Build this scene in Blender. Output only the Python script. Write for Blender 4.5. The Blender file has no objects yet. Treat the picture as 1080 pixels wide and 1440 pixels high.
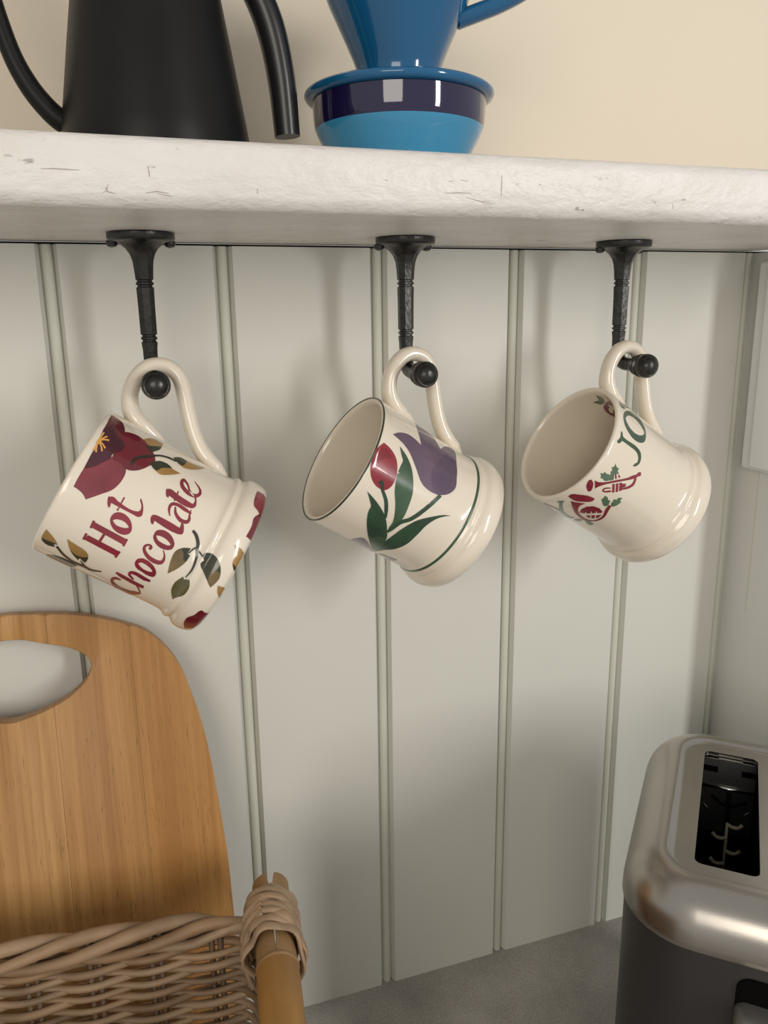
import bpy, bmesh, math, random
from math import sin, cos, pi, radians, sqrt
from mathutils import Vector, Matrix
from mathutils.geometry import delaunay_2d_cdt
random.seed(7)
SC = bpy.context.scene
COL = SC.collection

# ---------------------------------------------------------------- camera
cam_d = bpy.data.cameras.new('camera')
cam = bpy.data.objects.new('camera', cam_d); COL.objects.link(cam)
cam_d.sensor_fit = 'VERTICAL'; cam_d.sensor_height = 36.0; cam_d.sensor_width = 27.0
cam_d.lens = 36.0 * 1125.683 / 1440.0
cam_d.clip_start = 0.01
cam.matrix_world = (Matrix.Translation((0.02928, -0.515705, -0.042764)) @ Matrix.Rotation(-0.322233137, 4, 'Z')
                    @ Matrix.Rotation(-0.243088230, 4, 'X') @ Matrix.Rotation(0.0134003831, 4, 'Y')
                    @ Matrix.Rotation(pi/2, 4, 'X'))
SC.camera = cam

# ---------------------------------------------------------------- world, windows, exposure
w = bpy.data.worlds.new('room_ambient'); SC.world = w; w.use_nodes = True
w.node_tree.nodes['Background'].inputs[0].default_value = (1.0, 0.972, 0.935, 1)
w.node_tree.nodes['Background'].inputs[1].default_value = 0.50
def area(name, loc, target, sx, sy, power, color):
    d = bpy.data.lights.new(name, 'AREA'); d.shape = 'RECTANGLE'; d.size = sx; d.size_y = sy
    d.energy = power; d.color = color
    o = bpy.data.objects.new(name, d); COL.objects.link(o); o.location = loc
    o.rotation_euler = (Vector(target) - Vector(loc)).to_track_quat('-Z', 'Y').to_euler()
    return o
area('window_daylight_left', (-0.80, -2.0, 0.30), (0.2, 0, -0.15), 0.9, 0.9, 12, (1.0, 0.925, 0.82))
area('window_daylight_right', (1.20, -1.85, 0.22), (0.3, 0, -0.1), 0.20, 1.00, 15.5, (1.0, 0.985, 0.965))
SC.view_settings.view_transform = 'Standard'; SC.view_settings.look = 'None'
SC.view_settings.exposure = 0.0; SC.view_settings.gamma = 1.0; SC.view_settings.use_curve_mapping = False

# ---------------------------------------------------------------- helpers
def obj(name, verts, faces, mat, parent=None, smooth=True, sharp=None):
    me = bpy.data.meshes.new(name); me.from_pydata([tuple(v) for v in verts], [], faces); me.update()
    bm = bmesh.new(); bm.from_mesh(me); bmesh.ops.recalc_face_normals(bm, faces=bm.faces[:]); bm.to_mesh(me); bm.free()
    return mesh_obj(name, me, mat, parent, smooth, sharp)
def mesh_obj(name, me, mat, parent=None, smooth=True, sharp=None):
    if mat: me.materials.append(mat)
    if smooth:
        me.shade_smooth()
        if sharp: me.set_sharp_from_angle(angle=radians(sharp))
    o = bpy.data.objects.new(name, me); COL.objects.link(o)
    if parent: o.parent = parent
    return o
def bmobj(name, bm, mat, parent=None, smooth=True, sharp=35):
    bmesh.ops.recalc_face_normals(bm, faces=bm.faces[:])
    me = bpy.data.meshes.new(name); bm.to_mesh(me); bm.free()
    return mesh_obj(name, me, mat, parent, smooth, sharp)
def tag(o, label=None, cat=None, group=None, kind=None):
    if label: o['label'] = label
    if cat: o['category'] = cat
    if group: o['group'] = group
    if kind: o['kind'] = kind
    return o
def empty(name, loc, mat=None):
    o = bpy.data.objects.new(name, None); COL.objects.link(o); o.empty_display_size = 0.02
    if mat is not None: o.matrix_world = mat
    else: o.location = loc
    return o
def lathe(prof, segs, z0=0, closed=False, cx=0, cy=0, squash=1):
    """prof = [(r, z)]; rings about z"""
    V, F = [], []
    n = len(prof)
    for r, z in prof:
        for k in range(segs):
            a = 2*pi*k/segs; V.append((cx + r*cos(a), cy + squash*r*sin(a), z0+z))
    for i in range(n-1 + (1 if closed else 0)):
        j = (i+1) % n
        for k in range(segs):
            l = (k+1) % segs
            F.append((i*segs+k, i*segs+l, j*segs+l, j*segs+k))
    if not closed:
        F.append(tuple(range(segs))[::-1]); F.append(tuple((n-1)*segs+k for k in range(segs)))
    return V, F
def catmull(P, n):
    P = [Vector(p) for p in P]; Q = [2*P[0]-P[1]] + P + [2*P[-1]-P[-2]]; out = []
    for i in range(1, len(Q)-2):
        a, b, c, d = Q[i-1:i+3]
        for k in range(n):
            t = k/n
            out.append(0.5*(2*b + (c-a)*t + (2*a-5*b+4*c-d)*t*t + (3*b-a-3*c+d)*t**3))
    out.append(P[-1]); return out
def lerp_list(L, n):
    out = []
    for i in range(len(L)-1):
        for k in range(n): out.append(L[i] + (L[i+1]-L[i])*k/n)
    out.append(L[-1]); return out
def tube(path, rad, segs=8, up=None, ratio=1.0, closed=False, base=0):
    """tube along path; rad scalar or list; ratio = width across 'up' plane"""
    P = [Vector(p) for p in path]; n = len(P)
    R = rad if isinstance(rad, (list, tuple)) else [rad]*n
    V, F = [], []
    nrm = None
    for i in range(n):
        if closed: t = (P[(i+1) % n] - P[i-1]).normalized()
        else: t = (P[min(i+1, n-1)] - P[max(i-1, 0)]).normalized()
        if up is not None: nrm = Vector(up); nrm = (nrm - t*nrm.dot(t)).normalized()
        else:
            if nrm is None:
                nrm = t.orthogonal().normalized()
            nrm = (nrm - t*nrm.dot(t)).normalized()
        b = t.cross(nrm)
        for k in range(segs):
            a = 2*pi*k/segs
            V.append(P[i] + nrm*(R[i]*cos(a)*ratio) + b*(R[i]*sin(a)))
    m = n if closed else n-1
    for i in range(m):
        j = (i+1) % n
        for k in range(segs):
            l = (k+1) % segs
            F.append((base+i*segs+k, base+i*segs+l, base+j*segs+l, base+j*segs+k))
    if not closed:
        F.append(tuple(base+k for k in range(segs))[::-1]); F.append(tuple(base+(n-1)*segs+k for k in range(segs)))
    return V, F
def join(parts):
    V, F = [], []
    for v, f in parts:
        b = len(V); V += list(v); F += [tuple(i+b for i in q) for q in f]
    return V, F
def box(x0, x1, y0, y1, z0, z1):
    V = [(x, y, z) for x in (x0, x1) for y in (y0, y1) for z in (z0, z1)]
    F = [(0,1,3,2), (4,6,7,5), (0,4,5,1), (2,3,7,6), (0,2,6,4), (1,5,7,3)]
    return V, F
def bevel_box(name, dims, mat, parent, r, segs=3):
    bm = bmesh.new(); V, F = box(*dims)
    vs = [bm.verts.new(v) for v in V]
    for f in F: bm.faces.new([vs[i] for i in f])
    bmesh.ops.bevel(bm, geom=bm.edges[:], offset=r, segments=segs, profile=0.5, affect='EDGES')
    return bmobj(name, bm, mat, parent)
def rrect(x0, x1, y0, y1, r, n=8):
    out = []
    for cx, cy, a0 in ((x1-r, y1-r, 0), (x0+r, y1-r, pi/2), (x0+r, y0+r, pi), (x1-r, y0+r, 1.5*pi)):
        for k in range(n+1):
            a = a0 + pi/2*k/n; out.append((cx + r*cos(a), cy + r*sin(a)))
    return out
def loft(rings, cap0=True, cap1=True):
    n = len(rings[0]); V = [v for r in rings for v in r]; F = []
    for i in range(len(rings)-1):
        for k in range(n):
            l = (k+1) % n; F.append((i*n+k, i*n+l, (i+1)*n+l, (i+1)*n+k))
    if cap0: F.append(tuple(range(n))[::-1])
    if cap1: F.append(tuple((len(rings)-1)*n+k for k in range(n)))
    return V, F

# ---------------------------------------------------------------- materials
def mat(name, color, rough=0.5, metal=0.0, spec=0.5, coat=0.0, coat_rough=0.05, noise=None, bump=None, grain=None):
    """noise=(scale, amount, stretch vec) varies the colour; bump=(scale, strength, dist, stretch)"""
    m = bpy.data.materials.new(name); m.use_nodes = True; nt = m.node_tree; p = nt.nodes['Principled BSDF']
    p.inputs['Base Color'].default_value = (*color, 1); p.inputs['Roughness'].default_value = rough
    p.inputs['Metallic'].default_value = metal; p.inputs['Specular IOR Level'].default_value = spec
    p.inputs['Coat Weight'].default_value = coat; p.inputs['Coat Roughness'].default_value = coat_rough
    tc = nt.nodes.new('ShaderNodeTexCoord')
    def tex(scale, stretch, detail=4):
        mp = nt.nodes.new('ShaderNodeMapping'); mp.inputs['Scale'].default_value = stretch
        nt.links.new(tc.outputs['Object'], mp.inputs[0])
        t = nt.nodes.new('ShaderNodeTexNoise'); t.inputs['Scale'].default_value = scale; t.inputs['Detail'].default_value = detail
        nt.links.new(mp.outputs[0], t.inputs[0]); return t
    if noise:
        t = tex(noise[0], noise[2] if len(noise) > 2 else (1, 1, 1))
        r = nt.nodes.new('ShaderNodeValToRGB'); a = noise[1]
        r.color_ramp.elements[0].position = 0.3; r.color_ramp.elements[1].position = 0.7
        r.color_ramp.elements[0].color = (*[c*(1-a) for c in color], 1)
        r.color_ramp.elements[1].color = (*[min(1, c*(1+a)) for c in color], 1)
        nt.links.new(t.outputs[0], r.inputs[0]); nt.links.new(r.outputs[0], p.inputs['Base Color'])
    if bump:
        t = tex(bump[0], bump[3] if len(bump) > 3 else (1, 1, 1))
        b = nt.nodes.new('ShaderNodeBump'); b.inputs['Strength'].default_value = bump[1]; b.inputs['Distance'].default_value = bump[2]
        nt.links.new(t.outputs[0], b.inputs['Height']); nt.links.new(b.outputs[0], p.inputs['Normal'])
    return m
def nodes(m): return m.node_tree.nodes, m.node_tree.links, m.node_tree.nodes['Principled BSDF']

M = {}
M['panel'] = mat('sage_white_panel_paint', (0.655, 0.645, 0.580), 0.42, spec=0.35, noise=(6, 0.02), bump=(260, 0.06, 0.0006))
M['bead'] = mat('sage_white_bead_paint', (0.600, 0.595, 0.510), 0.42, spec=0.35, noise=(40, 0.05, (1, 1, .3)))
M['sidepaint'] = mat('white_side_wall_paint', (0.74, 0.735, 0.70), 0.45, spec=.35, noise=(6, .02), bump=(260, .06, .0006))
M['gap'] = mat('shadow_gap', (0.03, 0.03, 0.028), 0.9)
M['cream'] = mat('cream_wall_paint', (0.755, 0.67, 0.54), 0.7, spec=0.2, noise=(5, 0.02), bump=(180, 0.12, 0.0008))
M['shelf'] = mat('white_gloss_shelf_paint', (0.80, 0.745, 0.675), 0.38, spec=0.4)
def shelf_nodes(m):
    N, L, p = nodes(m)
    tc = N.new('ShaderNodeTexCoord')
    def chain(scale, stretch, detail=5, rough=.6):
        mp = N.new('ShaderNodeMapping'); mp.inputs['Scale'].default_value = stretch; L.new(tc.outputs['Object'], mp.inputs[0])
        t = N.new('ShaderNodeTexNoise'); t.inputs['Scale'].default_value = scale; t.inputs['Detail'].default_value = detail; t.inputs['Roughness'].default_value = rough
        L.new(mp.outputs[0], t.inputs[0]); return t
    # worn flecks and scuffs: small specks gated by broad patches
    fleck = chain(150, (0.45, 1, 1)); patch = chain(11, (1, 1, 2.2), 2)
    r1 = N.new('ShaderNodeMapRange'); r1.inputs['From Min'].default_value = 0.625; r1.inputs['From Max'].default_value = 0.68
    r2 = N.new('ShaderNodeMapRange'); r2.inputs['From Min'].default_value = 0.52; r2.inputs['From Max'].default_value = 0.62
    L.new(fleck.outputs[0], r1.inputs[0]); L.new(patch.outputs[0], r2.inputs[0])
    mu = N.new('ShaderNodeMath'); mu.operation = 'MULTIPLY'; L.new(r1.outputs[0], mu.inputs[0]); L.new(r2.outputs[0], mu.inputs[1])
    soft = chain(26, (0.6, 1, 1.4), 3)
    cr = N.new('ShaderNodeValToRGB'); cr.color_ramp.elements[0].position = .3; cr.color_ramp.elements[1].position = .62
    cr.color_ramp.elements[0].color = (0.715, 0.67, 0.62, 1); cr.color_ramp.elements[1].color = (0.80, 0.765, 0.725, 1)
    L.new(soft.outputs[0], cr.inputs[0])
    mx = N.new('ShaderNodeMix'); mx.data_type = 'RGBA'; L.new(mu.outputs[0], mx.inputs['Factor']); L.new(cr.outputs[0], mx.inputs['A'])
    mx.inputs['B'].default_value = (0.28, 0.25, 0.22, 1); L.new(mx.outputs['Result'], p.inputs['Base Color'])
    bt = chain(210, (0.55, 1, 1), 3); b2 = chain(60, (0.5, 1, 1), 2)
    ad = N.new('ShaderNodeMath'); ad.operation = 'ADD'; L.new(bt.outputs[0], ad.inputs[0]); L.new(b2.outputs[0], ad.inputs[1])
    b = N.new('ShaderNodeBump'); b.inputs['Strength'].default_value = .75; b.inputs['Distance'].default_value = .0012
    L.new(ad.outputs[0], b.inputs['Height']); L.new(b.outputs[0], p.inputs['Normal'])
shelf_nodes(M['shelf'])
M['scuff'] = mat('old_scuff', (0.40, 0.355, 0.33), 0.7)
M['counter'] = mat('grey_stone_laminate', (0.2, 0.19, 0.17), 0.42, spec=0.35)
def counter_nodes(m):
    N, L, p = nodes(m)
    tc = N.new('ShaderNodeTexCoord')
    def nz(s, d): 
        t = N.new('ShaderNodeTexNoise'); t.inputs['Scale'].default_value = s; t.inputs['Detail'].default_value = d; t.inputs['Roughness'].default_value = .65
        L.new(tc.outputs['Object'], t.inputs[0]); return t
    a = nz(11, 10); f = nz(520, 2)
    r = N.new('ShaderNodeValToRGB'); e = r.color_ramp.elements
    e[0].position = .3; e[0].color = (0.27, 0.25, 0.228, 1); e[1].position = .72; e[1].color = (0.47, 0.445, 0.41, 1)
    L.new(a.outputs[0], r.inputs[0])
    r2 = N.new('ShaderNodeValToRGB'); e = r2.color_ramp.elements
    e[0].position = .35; e[0].color = (0.86, 0.86, 0.86, 1); e[1].position = .66; e[1].color = (1.12, 1.12, 1.12, 1)
    L.new(f.outputs[0], r2.inputs[0])
    mx = N.new('ShaderNodeMix'); mx.data_type = 'RGBA'; mx.blend_type = 'MULTIPLY'; mx.inputs['Factor'].default_value = 1
    L.new(r.outputs[0], mx.inputs['A']); L.new(r2.outputs[0], mx.inputs['B']); L.new(mx.outputs['Result'], p.inputs['Base Color'])
counter_nodes(M['counter'])
M['iron'] = mat('cast_pewter_iron', (0.052, 0.050, 0.047), 0.30, metal=0.85, noise=(300, 0.25), bump=(420, 0.35, 0.0006))
M['glaze'] = mat('cream_glazed_earthenware', (0.80, 0.715, 0.585), 0.16, spec=0.5, coat=0.6, coat_rough=0.04, noise=(18, 0.02))
def glaze(name, c, amt=0.12): return mat(name, c, 0.2, spec=0.5, coat=0.6, coat_rough=0.04, noise=(70, amt))
M.update(rose=glaze('rose_glaze', (0.225, 0.036, 0.048), .2), maroon2=glaze('dusky_maroon_glaze', (0.13, 0.022, 0.03), .2), maroon=glaze('maroon_glaze', (0.155, 0.012, 0.022)),
    plum=glaze('plum_glaze', (0.060, 0.010, 0.020), .3), amber=glaze('amber_glaze', (0.72, 0.36, 0.09)), ink=glaze('green_black_glaze', (0.018, 0.022, 0.018)),
    tan=glaze('tan_leaf_glaze', (0.36, 0.20, 0.058), .2), darkgreen=glaze('dark_green_glaze', (0.028, 0.034, 0.018), .3), wine=glaze('wine_lettering_glaze', (0.235, 0.022, 0.036), .18),
    olive_ink=glaze('olive_black_glaze', (0.034, 0.038, 0.028)), bronze=glaze('bronze_leaf_glaze', (0.17, 0.115, 0.042), .4), darkolive=glaze('dark_olive_glaze', (0.045, 0.044, 0.022), .4),
    moss=glaze('moss_glaze', (0.095, 0.088, 0.030), .3), red=glaze('tulip_red_glaze', (0.27, 0.016, 0.026), .15), crimson=glaze('crimson_glaze', (0.20, 0.008, 0.018), .15),
    deepgreen=glaze('deep_green_glaze', (0.018, 0.035, 0.02)), green=glaze('leaf_green_glaze', (0.040, 0.088, 0.044), .3), green2=glaze('dark_leaf_green_glaze', (0.022, 0.060, 0.030), .3),
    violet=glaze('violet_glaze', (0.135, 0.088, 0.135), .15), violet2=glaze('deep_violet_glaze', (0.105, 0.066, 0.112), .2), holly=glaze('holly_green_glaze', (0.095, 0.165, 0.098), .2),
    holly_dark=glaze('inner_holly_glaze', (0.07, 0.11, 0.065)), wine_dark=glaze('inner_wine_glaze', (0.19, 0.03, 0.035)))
M['kettle'] = mat('matte_black_kettle_coating', (0.0085, 0.0080, 0.0075), 0.42, spec=0.2, noise=(60, .1), bump=(900, .08, .0003))
M['kettle_handle'] = mat('satin_black_handle', (0.014, 0.014, 0.014), 0.3, spec=0.5)
M['teal'] = mat('deep_blue_dripper_glaze', (0.005, 0.098, 0.225), 0.12, coat=.4, noise=(10, .08))
M['navy'] = mat('navy_band_glaze', (0.010, 0.006, 0.045), 0.06, coat=.8)
M['skyblue'] = mat('sky_blue_bowl_glaze', (0.040, 0.255, 0.440), 0.14, coat=.5, noise=(14, .12, (.25, .25, 3)))
M['steel'] = mat('brushed_steel_lid', (0.40, 0.375, 0.34), 0.27, metal=1.0, noise=(10, .10, (1, 1, 1)), bump=(240, .05, .0004, (1, 12, 1)))
M['steel_dark'] = mat('dark_painted_toaster_body', (0.046, 0.042, 0.040), 0.38, metal=.35, spec=.4)
M['chrome'] = mat('chrome', (0.62, 0.60, 0.57), 0.13, metal=1.0)
M['inner_metal'] = mat('toaster_inner_metal', (0.22, 0.215, 0.205), 0.35, metal=.9, noise=(40, .2))
M['satin'] = mat('satin_metal_lever', (0.66, 0.63, 0.58), 0.3, metal=.9)
M['guide'] = mat('dark_guide_metal', (0.05, 0.05, 0.05), 0.4, metal=.6)
M['mica'] = mat('pale_mica_clip', (0.50, 0.44, 0.32), 0.5)
M['blackplastic'] = mat('black_plastic', (0.003, 0.003, 0.003), 0.6, spec=.03)
M['whiteplastic'] = mat('white_plastic', (0.86, 0.86, 0.85), 0.35, noise=(8, .01))
def wood(name, c1, c2, seed, dots=True):
    m = mat(name, c1, 0.42, spec=.35); N, L, p = nodes(m)
    tc = N.new('ShaderNodeTexCoord'); mp = N.new('ShaderNodeMapping'); mp.inputs['Location'].default_value = (seed*3.1, seed*1.7, seed*.9)
    mp.inputs['Scale'].default_value = (1, .02, .02); mp.inputs['Rotation'].default_value = (0, radians((seed % 3 - 1)*2.2), 0); L.new(tc.outputs['Object'], mp.inputs[0])
    a = N.new('ShaderNodeTexNoise'); a.inputs['Scale'].default_value = 240; a.inputs['Detail'].default_value = 5; a.inputs['Roughness'].default_value = .6; a.inputs['Distortion'].default_value = .15
    L.new(mp.outputs[0], a.inputs[0])
    b = N.new('ShaderNodeTexNoise'); b.inputs['Scale'].default_value = 38; b.inputs['Detail'].default_value = 3; L.new(mp.outputs[0], b.inputs[0])
    mxf = N.new('ShaderNodeMath'); mxf.operation = 'MULTIPLY_ADD'; mxf.inputs[1].default_value = .55; L.new(a.outputs[0], mxf.inputs[0])
    hb = N.new('ShaderNodeMath'); hb.operation = 'MULTIPLY'; hb.inputs[1].default_value = .45; L.new(b.outputs[0], hb.inputs[0]); L.new(hb.outputs[0], mxf.inputs[2])
    r = N.new('ShaderNodeValToRGB'); e = r.color_ramp.elements; e[0].position = .40; e[0].color = (*c2, 1); e[1].position = .60; e[1].color = (*c1, 1)
    L.new(mxf.outputs[0], r.inputs[0])
    # short dark pores along the grain
    mp2 = N.new('ShaderNodeMapping'); mp2.inputs['Scale'].default_value = (1, .06, .06); mp2.inputs['Location'].default_value = (seed, seed*2, 0); L.new(tc.outputs['Object'], mp2.inputs[0])
    d = N.new('ShaderNodeTexNoise'); d.inputs['Scale'].default_value = 1500; d.inputs['Detail'].default_value = 1; L.new(mp2.outputs[0], d.inputs[0])
    dr = N.new('ShaderNodeMapRange'); dr.inputs['From Min'].default_value = .66; dr.inputs['From Max'].default_value = .74; dr.inputs['To Max'].default_value = .55
    L.new(d.outputs[0], dr.inputs[0])
    mx = N.new('ShaderNodeMix'); mx.data_type = 'RGBA'; L.new(dr.outputs[0], mx.inputs['Factor']); L.new(r.outputs[0], mx.inputs['A']); mx.inputs['B'].default_value = (c2[0]*.45, c2[1]*.4, c2[2]*.35, 1)
    L.new(mx.outputs['Result'], p.inputs['Base Color']); return m
M['wood0'] = wood('honey_rubberwood', (0.50, 0.275, 0.095), (0.33, 0.155, 0.042), 1)
M['wood1'] = wood('golden_rubberwood', (0.46, 0.235, 0.074), (0.36, 0.168, 0.045), 2.3)
M['wood2'] = wood('amber_rubberwood', (0.47, 0.250, 0.086), (0.33, 0.155, 0.043), 4.7)
def willow(name, c, s): return mat(name, c, 0.5, spec=.35, noise=(s, .35, (.5, 1, 1)), bump=(300, .2, .0005, (.3, 1, 1)))
M['willow0'] = willow('buff_willow', (0.30, 0.195, 0.112), 40); M['willow1'] = willow('brown_willow', (0.235, 0.145, 0.078), 55); M['willow2'] = willow('pale_willow', (0.335, 0.225, 0.135), 50)
M['stake'] = willow('shade_toned_willow_stake', (0.12, 0.072, 0.038), 60)  # willow colour darkened to paint in the shade on stakes behind the weavers
M['bamboo'] = mat('golden_bamboo', (0.31, 0.155, 0.042), 0.34, spec=.4, noise=(32, .32, (1, .35, 1)), bump=(60, .1, .0006))
M['bamboo_end'] = mat('split_bamboo_end', (0.30, 0.175, 0.075), 0.5, noise=(60, .25, (1, .2, 1)))
M['wrap'] = mat('willow_bark_wrap', (0.36, 0.245, 0.15), 0.48, spec=.35, noise=(70, .22), bump=(200, .3, .0006))

# ================================================================ THE SETTING
H = 0.57478                      # underside of shelf (z = 0) down to the worktop
XC = 0.5056                      # inside corner with the right-hand wall
wall = empty('wall_back', (0, 0, 0)); tag(wall, 'sage white tongue and groove panelled wall below a cream painted wall', kind='structure')
V, F = box(-0.9, XC+0.02, 0.0075, 0.03, -H-.02, 0.0); obj('panel_backing', V, F, M['gap'], wall, False)
V, F = box(-0.9, XC, 0.0052, 0.0074, -H-.02, -0.0017); obj('groove_backing', V, F, M['bead'], wall, False)
V, F = box(-0.9, XC+0.02, 0.0, 0.03, 0.002, 0.75); obj('upper_plaster', V, F, M['cream'], wall, False)
hw, ch = 0.0050, 0.0020          # half width of a joint, width of its chamfer
def plank(x0, x1):
    zt, zb = -0.0017, -H
    xs = [(x0, .004), (x0+ch, .0), (x1-ch, .0), (x1, .004)]
    V = [(x, y, z) for z in (zb, zt) for x, y in xs] + [(x, .0051, z) for z in (zb, zt) for x in (x0, x1)]
    F = [(0,1,5,4), (1,2,6,5), (2,3,7,6), (0,4,10,8), (3,9,11,7), (8,10,11,9), (4,5,6,7,11,10), (0,8,9,3,2,1)]
    return V, F
def bead_strip(x):
    hb = 0.0031; V, F = [], []
    for z in (-H, -0.0017):
        for k in range(7):
            a = pi*k/6; V.append((x-hb*cos(a), .0045-.0030*sin(a), z))
    for k in range(6): F.append((k, k+1, 8+k, 7+k))
    F += [tuple(range(7)), tuple(range(7, 14))]
    return V, F
for k in range(-7, 6):
    a, b = 0.1*k+hw-ch*.5, 0.1*(k+1)-hw+ch*.5
    if k == 5: continue
    V, F = plank(a, b); obj('panel_board', V, F, M['panel'], wall, False)
for k in range(-6, 6):
    V, F = bead_strip(0.1*k); obj('bead', V, F, M['bead'], wall, True, 50)
# right-hand return wall
wr = empty('wall_right', (XC, 0, 0)); tag(wr, 'plain white painted side wall meeting the panelled wall at the corner', kind='structure')
V, F = box(0, 0.03, -0.075, 0.0075, -H-.02, -0.0017); obj('side_panel', V, F, M['sidepaint'], wr, False)
V, F = box(-0.0002, 0.001, -0.0237, -0.0231, -0.284, -0.168); obj('hairline_seam', V, F, M['bead'], wr, False)
# worktop
wt = empty('worktop', (0, 0, -H)); tag(wt, 'mottled grey stone-look laminate worktop under the panelling', 'worktop')
V, F = box(-0.9, XC, -0.62, 0.0051, -0.038, 0.0); obj('worktop_slab', V, F, M['counter'], wt, False)

# ================================================================ SHELF
sh = empty('wall_shelf', (0, 0, 0)); tag(sh, 'thick white painted shelf with worn rounded edge and scuff marks', 'shelf')
def shelf_profile():
    yf, zt = -0.163, 0.0275; pts = []
    def arc(cy, cz, r, a0, a1, n=8):
        for k in range(n+1):
            a = radians(a0 + (a1-a0)*k/n); pts.append((cy + r*cos(a), cz + r*sin(a)))
    pts.append((0.0, 0.0)); arc(yf+.0105, .0085, .0085, 270, 200, 8); arc(yf+.0085, zt-.0075, .0075, 165, 90, 8); pts.append((0.0, zt))
    return pts
sp = shelf_profile(); xs = [-0.9 + (XC+0.9)*i/60 for i in range(61)]
V, F = loft([[(x, y, z) for y, z in sp] for x in xs]); obj('shelf_board', V, F, M['shelf'], sh, True, 60)
def scuff(pts, wd):
    V, F = [], []
    P = [Vector((x, 0, z)) for x, z in pts]
    for i, p in enumerate(P):
        t = (P[min(i+1, len(P)-1)]-P[max(i-1, 0)]).normalized(); n = Vector((-t.z, 0, t.x))
        for s in (-1, 1):
            q = p + n*wd*s*(0.5 if 0 < i < len(P)-1 else .2); V.append((q.x, FACE_Y(q.z), q.z))
    for i in range(len(P)-1): F.append((2*i, 2*i+1, 2*i+3, 2*i+2))
    obj('scuff_mark', V, F, M['scuff'], sh)
def FACE_Y(z):
    best = None
    for (y0, z0), (y1, z1) in zip(sp, sp[1:]):
        if min(z0, z1)-1e-9 <= z <= max(z0, z1)+1e-9 and abs(z1-z0) > 1e-9:
            y = y0 + (y1-y0)*(z-z0)/(z1-z0)
            if best is None or y < best: best = y
    return (best if best is not None else -0.163) - 0.00015
scuff([(0.0107, 0.0129), (0.0152, 0.0131), (0.0203, 0.013), (0.0247, 0.013)], 0.000375)
scuff([(0.0503, 0.015), (0.0507, 0.0135), (0.0508, 0.0114)], 0.000375)
scuff([(0.0487, 0.0055), (0.0534, 0.0061), (0.0578, 0.0055)], 0.00045)
scuff([(0.0534, 0.0053), (0.0561, 0.0049), (0.0591, 0.0045)], 0.0003)
scuff([(0.0336, 0.0071), (0.0342, 0.0055), (0.0373, 0.0048)], 0.00045)
scuff([(0.0323, 0.0049), (0.034, 0.006), (0.0347, 0.0082)], 0.0003)
scuff([(0.0939, 0.0086), (0.0941, 0.0064)], 0.00045)
scuff([(0.2066, 0.0178), (0.2067, 0.0135), (0.2068, 0.0087)], 0.000375)
scuff([(0.1786, 0.0093), (0.1855, 0.0098), (0.1918, 0.0097)], 0.000375)
scuff([(0.189, 0.0081), (0.1925, 0.0073), (0.1975, 0.0062), (0.2026, 0.0036)], 0.0003)
scuff([(0.1803, 0.0144), (0.1827, 0.0145)], 0.000525)
scuff([(0.1861, 0.0152), (0.1896, 0.0147)], 0.00045)
scuff([(0.1501, 0.0139), (0.1517, 0.0137)], 0.00045)
scuff([(0.3013, 0.0082), (0.3019, 0.0059)], 0.00045)
scuff([(0.2139, 0.0144), (0.2154, 0.0144)], 0.000525)
scuff([(0.2257, 0.0148), (0.2272, 0.0145)], 0.000525)
# ================================================================ HOOKS
def cup_hook(x, label):
    h = empty('cup_hook', (x, -0.055, 0)); tag(h, label, 'hook', 'cast iron hooks under the shelf')
    V, F = lathe([(.0168, 0), (.0174, -.0006), (.0174, -.0032), (.0166, -.0042), (.0140, -.0048)], 40); obj('mounting_plate', V, F, M['iron'], h, True, 40)
    seg = 8
    pr = [(.0140, -.0046), (.0118, -.0056), (.0090, -.0078), (.0070, -.0106), (.0058, -.0140), (.0053, -.0180), (.0050, -.0225)]
    def groove(z): return [(.0050, z), (.0042, z-.0004), (.0042, z-.0012), (.0050, z-.0016)]
    pr += groove(-.0236) + groove(-.0262) + [(.0049, -.036)] + groove(-.0520)[:] + groove(-.0546)[:] + [(.0046, -.060), (.0045, -.068)]
    pr = [(r - max(0, (-z-.02))*.012, z) for r, z in pr]
    V, F = lathe(pr, seg); rot = Matrix.Rotation(pi/8, 3, 'Z'); V = [rot @ Vector(v) for v in V]
    obj('shaft', V, F, M['iron'], h, True, 30)
    path = catmull([(0, 0, -.066), (0, -.0004, -.0705), (0, -.003, -.0745), (0, -.0075, -.0764), (0, -.014, -.0768), (0, -.027, -.0768)], 4)
    V, F = tube(path, [.0042]*len(path), 10, up=(1, 0, 0)); obj('arm', V, F, M['iron'], h, True, 40)
    # turned collars and round end knob, axis along -y
    pr = [(.0040, .018), (.0050, .0186), (.0052, .0196), (.0042, .0203), (.0046, .0212), (.0064, .0219), (.0066, .0232), (.0054, .0239), (.0056, .0247), (.0071, .0254), (.0073, .0268), (.0062, .0275),
          (.0065, .0283), (.0074, .0298), (.0075, .0320), (.0070, .0340), (.0062, .0350), (.0058, .0349), (.0052, .0359), (.0038, .0370), (.0020, .0377), (.0003, .0379)]
    V, F = lathe(pr, 28); V = [(a, -c, -.0768+b) for a, b, c in V]
    obj('knob', V, F, M['iron'], h, True, 50)
    for s in (-1, 1):
        V, F = lathe([(.0030, -.0038), (.0030, -.0052), (.0024, -.0066), (.0008, -.0072)], 14, cx=s*.0148, cy=.004); o = obj('screw', V, F, M['iron'], h, True, 40)
    return h
cup_hook(0.0504, 'dark cast iron hook on the left, holding the hot chocolate mug')
cup_hook(0.1984, 'dark cast iron hook in the middle, holding the tulip mug')
cup_hook(0.3472, 'dark cast iron hook on the right, holding the mug with musical instruments')

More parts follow.
